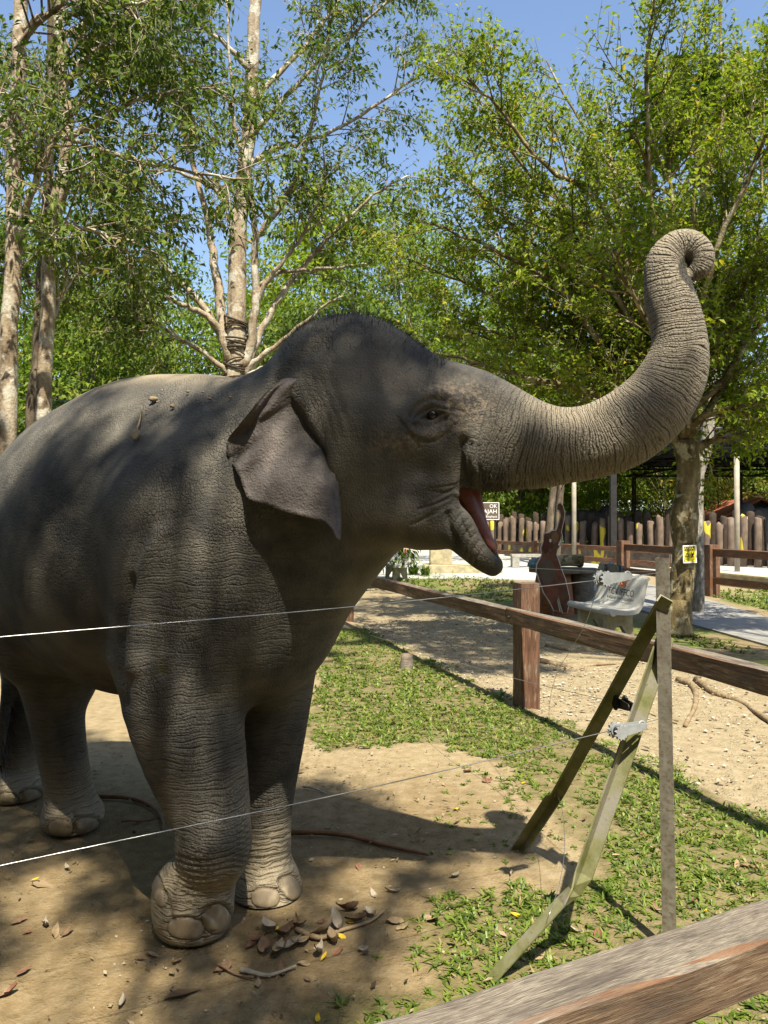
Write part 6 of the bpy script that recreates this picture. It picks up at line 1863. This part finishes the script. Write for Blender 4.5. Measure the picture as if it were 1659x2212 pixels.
# ------------------------------------------------------------------ houses far behind
cream = plain('cream_wall', (0.52, 0.43, 0.22), .85, .2, 0, .1, 2, 0)
roof_green = plain('pale_green_roof', (0.34, 0.42, 0.40), .5, .3, 0, .1, 2, 0)
roof_red = plain('rusty_roof', (0.36, 0.12, 0.07), .7, .2, 0, .3, 1.5, 0)
dark_in = plain('dark_opening', (0.015, 0.014, 0.013), .8, .1, 0, 0, 2, 0)
hut_wall = plain('dark_board_wall', (0.03, 0.035, 0.03), .85, .1, 0, .3, 3, 0)
def house(c, w, dp, h, rh, label, wallm, roofm, win, ax):
    th = thing('house', c, label, 'house'); c = np.asarray(c, float)
    box_part('wall', c + UP * h / 2, (w / 2, dp / 2, h / 2 + .1), wallm, th)
    if ax == 'x':   # ridge along x
        o = [(-dp / 2 - .7, h - .1), (0, h + rh), (dp / 2 + .7, h - .1), (dp / 2 + .7, h - .22), (0, h + rh - .14), (-dp / 2 - .7, h - .22)]
        me = prism(o, w + 1.0, np.array([0, 1., 0]), UP, c)
    else:
        o = [(-w / 2 - .6, h - .1), (0, h + rh), (w / 2 + .6, h - .1), (w / 2 + .6, h - .22), (0, h + rh - .14), (-w / 2 - .6, h - .22)]
        me = prism(o, dp + 1.0, EX, UP, c)
        g = prism([(-w / 2, h), (0, h + rh - .15), (w / 2, h)], dp * .98, EX, UP, c); g.materials.append(wallm); new_obj('gable', g, th)
    me.materials.append(roofm); new_obj('roof', me, th)
    for x, z, ww, hh in win:
        wq = box_part('window', c + [x, -dp / 2 - .02, z], (ww / 2 + .08, .04, hh / 2 + .08), wood_grey, th); box_part('pane', c + [x, -dp / 2 - .05, z], (ww / 2, .03, hh / 2), dark_in, wq)
    return th
hb = np.append(P(1392, 1125, 60)[:2], 0)
house(hb, 6.2, 5, 2.45, 0.75, 'yellow house with pale green roof beyond the palisade', cream, roof_green, [(-2.0, 1.4, .9, 1.0), (0.2, 1.2, .9, 1.7), (2.0, 1.4, .9, 1.0)], 'x')
hb = np.append(P(1590, 1125, 50)[:2], 0)
house(hb, 4.6, 6, 1.75, 1.25, 'dark hut with rusty red roof behind the palisade', hut_wall, roof_red, [(-1.0, 1.0, .8, .8)], 'y')

# ------------------------------------------------------------------ two more elephants under the shelter
far_skin = plain('far_elephant_skin', (0.040, 0.038, 0.037), .8, .2, 0, .2, 4, .3)
def far_elephant(c, yaw, label):
    g = SDF((-1.9, -0.8, -.02), (1.9, 0.8, 2.7), 0.045); I3 = np.eye(3)
    g.ell((-.35, 0, 1.45), (.95, .58, .72), I3, 0); g.ell((-.85, 0, 1.45), (.5, .48, .66), I3, .1); g.ell((.35, 0, 1.55), (.45, .45, .6), I3, .12)
    g.ell((1.0, 0, 1.95), (.34, .28, .40), I3, .12); g.cone((.5, 0, 1.7), .36, (.95, 0, 1.8), .28, .1)
    g.chain([(1.2, 0, 1.75, .2), (1.42, 0, 1.35, .15), (1.5, 0, .9, .11), (1.48, 0, .5, .08), (1.38, 0, .3, .06)], .06, n=14)
    for x, y in ((.45, .24), (.30, -.24), (-.95, .24), (-1.1, -.24)):
        g.chain([(x, y, 1.2, .24), (x, y, .6, .16), (x, y, .12, .16), (x, y, .1, .17)], .08)
    for s in (1, -1): g.ell((.75, .33 * s, 1.75), (.26, .05, .34), I3, .05)
    g.chain([(-1.3, 0, 1.6, .05), (-1.45, 0, 1.2, .035), (-1.42, 0, .8, .03)], .04)
    v, q = g.mesh(); v = smooth_mesh(v, q, 2)
    ca, sa = math.cos(yaw), math.sin(yaw)
    v = np.column_stack([v[:, 0] * ca - v[:, 1] * sa, v[:, 0] * sa + v[:, 1] * ca, v[:, 2]]) + c
    th = thing('elephant', c, label, 'elephant'); new_obj('body', make_mesh('body', v, q, far_skin, True), th)
far_elephant(np.append(P(1268, 1125, 37.5)[:2], 0), math.radians(12), 'distant dark elephant behind the logs beside the steel column')
far_elephant(np.append(P(1655, 1125, 31.0)[:2], 0), math.radians(200), 'distant dark elephant in the shade in front of the rusty roofed hut')

# ------------------------------------------------------------------ brown sign half hidden by the jaw
sgc = P(1040, 1104, 30.5); sign_b = plain('brown_sign_paint', (0.10, 0.075, 0.06), .6, .3, 0, .1, 3, 0)
bs = thing('brown_sign', [sgc[0], 30.5, 0], 'dark brown board with white lettering beside the open mouth', 'sign')
bsb = panel('board', sgc, EX, UP, 1.36, 0.66, 0.05, sign_b, bs)
me = prism([(-.68, -.33), (.68, -.33), (.68, .33), (-.68, .33)], 0.03, EX, UP, sgc + [0, .02, 0]); me.materials.append(ink_white)
for i_, (w_, h_, dx, dz) in enumerate(((1.40, .025, 0, .335), (1.40, .025, 0, -.335), (.025, .64, .692, 0), (.025, .64, -.692, 0))):
    panel('border', sgc + [dx, -.003, dz], EX, UP, w_, h_, 0.056, ink_white, bsb)
for tx, sz, dz in (('OK', .21, .19), ('GAJAH', .235, -.02), ('Elephant', .13, -.22)):
    lettering(tx, sz, sgc + [.62, -.026, dz], EX, UP, ink_white, bsb, 'RIGHT', off=0.006)
for dx in (-.55, .55): box_part('leg', sgc + [dx, .05, -1.0 ], (.04, .03, .98), sh_steel, bs)

# ------------------------------------------------------------------ concrete furniture on the plaza
cbk = thing('concrete_seat', np.append(P(1136, 1125, 26.5)[:2], 0), 'low grey concrete seat on the pale gravel behind the jaw tip', 'bench')
cc = np.append(P(1136, 1125, 26.5)[:2], 0)
box_part('seat_slab', cc + UP * .40, (.52, .22, .05), conc_grey, cbk, None, .01)
box_part('leg', cc + UP * .17 - EX * .38, (.12, .21, .19), conc_grey, cbk, None, .01); box_part('leg', cc + UP * .17 + EX * .40, (.10, .21, .19), conc_grey, cbk, None, .01)
cl = thing('concrete_pillar', np.append(P(952, 1125, 24)[:2], 0), 'stained concrete pillar with stepped base seen below the jaw', 'pillar'); cc = np.append(P(952, 1125, 24)[:2], 0)
box_part('shaft', cc + UP * .55, (.34, .3, .6), conc_yel, cl, None, .02); box_part('base_slab', cc + [.45, -.2, .10], (1.0, .6, .14), conc_yel, cl, None, .02)
box_part('base_slab', cc + [1.05, -.3, .06], (.75, .55, .09), conc_yel, cl, None, .02)
# strap leaved plants beside it
for k, (uu, d, lab) in enumerate([(893, 22.6, 'dark strap leaved plant beside the stained concrete pillar'), (918, 22.2, 'small strap leaved plant in front of the stained concrete pillar')]):
    rq = np.random.default_rng(500 + k); b = np.append(P(uu, 1125, d)[:2], 0); n = 60
    v, q, t, a = blades(np.tile(b, (n, 1)) + rq.normal(0, .05, (n, 3)) * [1, 1, 0], rq.uniform(0, 6.28, n), rq.uniform(.1, .9, n), rq.uniform(.3, .75, n) * (1 if k == 0 else .7), np.full(n, .04), rq.uniform(0, .5, n))
    mb = MB(); mb.add(v, q, t); o = new_obj('strap_leaved_plant', mb.mesh('strap_leaved_plant', leaf_left, False, dict(rnd=a))); tag(o, lab, 'plant')
# weathered stake in the turf
sk = G(878, 1440); o = stump(sk, .085, .06, .17, wood_grey, 'wood_stump', None, 71, 10, 5); tag(o, 'short weathered wooden stump standing in the sunny grass', 'stump')

# ------------------------------------------------------------------ litter on the ground
def dry_leaf(L, W, curl, seed, n=9):
    rq = np.random.default_rng(seed); vs = []; q = []
    for i in range(n):
        t = i / (n - 1); w_ = W * math.sin(math.pi * min(.98, max(.03, t)) ** .8) * .5 + .001
        z = curl * L * (t - .5) ** 2 * 2
        for s in (-1, -.5, 0, .5, 1):
            vs.append((L * (t - .5), w_ * s * (1 - .25 * curl * abs(s)), z * .6 + abs(s) ** 1.6 * w_ * (.10 + .45 * curl) + .12 * W * math.sin(3.1 * t + s * 2 + seed) + rq.normal(0, .025 * W) + .003))
    for i in range(n - 1):
        for j in range(4): a = i * 5 + j; q.append([a, a + 5, a + 6, a + 1])
    mb = MB(); mb.add(vs, q); return mb
dl = [plain('dry_leaf_brown', (0.20, 0.125, 0.075), .8, .2, 0, .3, 30, .3), plain('dry_leaf_red', (0.20, 0.10, 0.06), .75, .2, 0, .3, 30, .3), plain('dry_leaf_grey', (0.33, 0.28, 0.215), .85, .2, 0, .2, 30, .3), plain('dry_leaf_tan', (0.30, 0.215, 0.125), .8, .2, 0, .25, 30, .3)]
yl_mat = plain('yellow_leaf', (0.55, 0.38, 0.02), .6, .3, 0, .1, 30, .1)
LM = []
for k in range(8): LM.append(dry_leaf(.10, .05, [.2, .5, .9, .4, 1.1, .1, .7, .3][k], 600 + k).mesh('fallen_leaf', dl[k % 4], True))
LY = dry_leaf(.055, .026, .3, 700).mesh('fallen_leaf', yl_mat, True)
rq = np.random.default_rng(88)
def drop(me, uu, vv, s, label, group, name='fallen_leaf', z=0.002):
    p = G(uu, vv)
    o = bpy.data.objects.new(name, me); scene.collection.objects.link(o)
    o.location = (p[0], p[1], z - 0.008); o.rotation_euler = (rq.normal(0, .25), rq.normal(0, .25), rq.uniform(0, 6.28)); o.scale = (s, s * rq.uniform(.8, 1.2), s)
    return tag(o, label, 'leaf', group)
spots = [(45, 1990), (60, 2005), (85, 1998), (120, 2010), (150, 2012), (40, 2095), (20, 2130), (330, 2060), (375, 2075), (10, 2150), (260, 2170), (560, 2120), (610, 2100), (770, 1870), (830, 1925), (850, 1985), (760, 1960),
         (690, 1990), (810, 1935), (870, 2000), (640, 1990), (720, 2050), (780, 2045), (660, 2075), (480, 2090), (545, 2040), (150, 1880), (80, 1810), (290, 1800), (300, 1770), (710, 1790), (960, 1700), (1010, 1660), (1060, 1690), (980, 1890), (930, 1985),
         (1400, 1690), (1385, 1800), (1560, 1690), (1600, 1880), (1620, 1870), (1300, 2020), (1240, 2010), (1180, 2060), (1420, 1960), (1500, 1940), (990, 1480), (920, 1520), (850, 1560), (800, 1590), (1480, 1760), (1100, 1440), (1190, 1400), (1330, 1440), (1580, 1560), (1630, 1640)]
for k, (a, b) in enumerate(spots):
    on_grass = a > 1150 or (b < 1600)
    drop(LM[k % 8], a + rq.normal(0, 6), b + rq.normal(0, 4), rq.uniform(.35, .8), 'dry brown fallen leaf lying on the grass or path' if on_grass else 'dry brown fallen leaf lying on the bare dirt',
         'dry leaves on the grass' if on_grass else 'dry leaves on the dirt')
for a, b in [(75, 1898), (545, 1922), (600, 2005), (735, 2020), (755, 1990), (700, 2065), (1115, 1975), (1130, 1690), (685, 2195), (985, 1745), (1045, 1345), (1160, 1475), (1525, 1965)]:
    drop(LY, a, b, rq.uniform(.5, .9), 'small bright yellow fallen leaf', 'yellow fallen leaves')
# crumpled big leaves in a heap right of the near foot
for k, (a, b, s, ci) in enumerate([(585, 2010, 2.0, 2), (612, 2020, 1.7, 0), (575, 2052, 2.0, 0), (600, 2062, 2.2, 3), (625, 2048, 1.9, 2), (650, 2036, 1.8, 3), (700, 2018, 2.2, 3), (735, 2000, 2.0, 2), (768, 1990, 1.7, 0), (750, 1968, 1.8, 0), (690, 2060, 1.8, 2), (565, 2030, 1.5, 1), (640, 2005, 1.6, 3), (722, 2035, 1.6, 3), (800, 1975, 1.6, 2)]):
    me = dry_leaf(.10, .06, [.9, 1.3, .6][k % 3], 800 + k).mesh('crumpled_leaf', dl[ci], True)
    drop(me, a, b, s * .52, 'large crumpled dry leaf in the heap beside the near forefoot', 'crumpled leaf heap', 'crumpled_leaf', 0.012)
# twigs and stalks
def stalk(pts, r0, label, mat, z=0.0, cat='stick', n=22):
    p = spline([np.append(G(*q)[:2], z) for q in pts], n); p[:, 2] += r0 * .4 + .004 * np.sin(np.linspace(0, 7, n))
    mb = MB(); mb.tube(p, np.linspace(r0, r0 * .45, n), 6); o = new_obj('stalk', mb.mesh('stalk', mat, True)); tag(o, label, cat); return o
stk = plain('red_brown_stalk', (0.19, 0.095, 0.045), .7, .2, 0, .3, 20, .3)
stalk([(625, 1800), (700, 1803), (760, 1810), (830, 1826), (900, 1842), (925, 1850)], .014, 'long red brown stalk lying in the elephant\'s shadow by the far forefoot', stk)
stalk([(210, 1722), (280, 1728), (330, 1745), (352, 1775), (348, 1795)], .013, 'curved brown stalk lying on the dirt beside the hind foot', stk)
stalk([(262, 1776), (300, 1774), (345, 1768)], .006, 'thin straight twig on the dirt behind the near foreleg', stk)
stalk([(470, 2085), (500, 2100), (548, 2115)], .006, 'thin dark twig on the dirt in front of the near forefoot', dl[0])
stalk([(520, 2098), (570, 2108), (640, 2090)], .010, 'flat pale stalk below the heap of crumpled leaves', dl[2])
stalk([(640, 2010), (690, 2030), (740, 2010), (800, 1990), (830, 1970)], .011, 'long tan strip of dry stalk in the heap of crumpled leaves', dl[3])
stalk([(655, 1700), (690, 1708), (705, 1715)], .008, 'short pale stick lying in the elephant\'s shadow', dl[2])
# fine litter: bits nobody could count
n = 2600; r2 = np.random.default_rng(90)
lp2 = px_poly([(760, 1350), (1137, 1530), (1900, 1870), (1900, 1500), (1300, 1380), (950, 1290)])
lp = px_poly([(0, 1600), (640, 1600), (960, 1620), (1290, 1850), (1000, 2100), (560, 2300), (-300, 2300), (-300, 1700)])
pp = r2.uniform(lp.min(0), lp.max(0), (n * 2, 2)); pp = pp[inside(pp[:, 0], pp[:, 1], lp)]
cl_ = fbm(pp[:, 0] * 1.5 + 8, pp[:, 1] * 1.5); pp = pp[cl_ + r2.normal(0, .1, len(pp)) > .46]
p2 = r2.uniform(lp2.min(0), lp2.max(0), (2600, 2)); p2 = p2[inside(p2[:, 0], p2[:, 1], lp2)]
n1_ = len(pp)
p3 = scatter(NEARG, 120, 0.1, r2)[:, :2]; pp = np.vstack([pp, p3]); n1_ = len(pp); pp = np.vstack([pp, p2])
b = np.column_stack([pp, np.where(np.arange(len(pp)) < n1_, .001, -.028)]); a = r2.uniform(0, 6.28, len(pp)); ax = np.stack([np.cos(a), np.sin(a), r2.normal(.05, .15, len(pp))], 1)
sz = r2.lognormal(math.log(.020), .5, len(pp)) * np.where(np.arange(len(pp)) < n1_, 1, 1.7)
v, t = leaf_quads(b, ax, UP + r2.normal(0, .25, b.shape), sz, sz * r2.uniform(.12, .5, len(pp)), .1, 0)
lit = leaf_mat('dry_bits', [(0, (.06, .04, .022)), (.4, (.15, .10, .055)), (.75, (.27, .20, .12)), (1, (.38, .31, .21))], .1, .6, .02)
tag(new_obj('leaf_litter', make_mesh('leaf_litter', v, t, lit, False, dict(rnd=np.repeat(r2.random(len(pp)), 4)))), 'fine dry leaf bits strewn over the bare dirt', 'litter', kind='stuff')

# ------------------------------------------------------------------ crumbs of earth and a dried seed stalk on the elephant's back
bu, bw_ = to_px(ev)
def on_back(uu, vv):
    d = surf_depth(uu, vv, 9)
    return P(uu, vv, d if d is not None else 3.9)
clod_m = plain('dry_clod', (0.30, 0.235, 0.15), .95, .1, 0, .25, 40, .8)
for k, (uu, vv, s) in enumerate([(332, 862, .015), (372, 877, .009), (405, 846, .006), (350, 843, .004), (438, 847, .005), (452, 861, .007), (497, 858, .005), (316, 886, .004), (340, 868, .004), (425, 868, .004)]):
    c = on_back(uu, vv); mb = sphere(c, (s * 1.2, s, s * .8), n=5); vv_ = np.concatenate(mb.v); vv_ += np.random.default_rng(k).normal(0, s * .12, vv_.shape); mb.v = [vv_]
    o = new_obj('earth_clod', mb.mesh('earth_clod', clod_m, True)); tag(o, 'small crumb of dry earth lying on the elephant\'s back', 'clod', 'earth crumbs on the back')
sd_ = thing('seed_stalk', on_back(295, 940), 'dried seed head on a thin stalk hanging on the elephant\'s flank', 'seed head')
pts = [on_back(308, 878) + [0, -.01, 0], on_back(306, 895) + [0, -.01, 0], on_back(302, 915) + [0, -.01, 0], on_back(297, 930) + [0, -.012, 0]]
mb = MB(); mb.tube(spline(pts, 12), np.linspace(.002, .005, 12), 6); new_obj('stalk', mb.mesh('stalk', dl[3], True), sd_)
mb = MB(); q_ = [on_back(297, 930) + [0, -.014, 0], on_back(295, 940) + [0, -.016, 0], on_back(293, 951) + [0, -.014, 0]]
mb.tube(spline(q_, 9), np.array([.006, .013, .018, .019, .018, .019, .016, .012, .005]), 9); new_obj('seed_head', mb.mesh('seed_head', clod_m, True), sd_)

# ------------------------------------------------------------------ the far wood, one mass behind everything
rr = np.random.default_rng(33); n = 26000
a = rr.uniform(-0.75, 0.75, n); dist_ = rr.uniform(66, 92, n); hmax = 9 + 5 * fbm(a * 9 + 3, a * 0 + 1) 
zz = hmax * rr.random(n) ** 0.8
p = np.stack([np.sin(a) * dist_, np.cos(a) * dist_, zz], 1)
v, t = leaf_quads(p, rr.normal(0, 1, (n, 3)), rr.normal(0, 1, (n, 3)) + UP, np.full(n, 1.5), np.full(n, .9), .15, .1)
tone = np.clip(.45 + .5 * (fbm(a * 30, zz * .4) - .5) + rr.normal(0, .12, n), 0, 1)
tag(new_obj('distant_wood', make_mesh('distant_wood', v, t, leaf_mid, False, dict(rnd=np.repeat(tone, 4)))), 'far line of green woodland closing the view', 'woodland', kind='stuff')
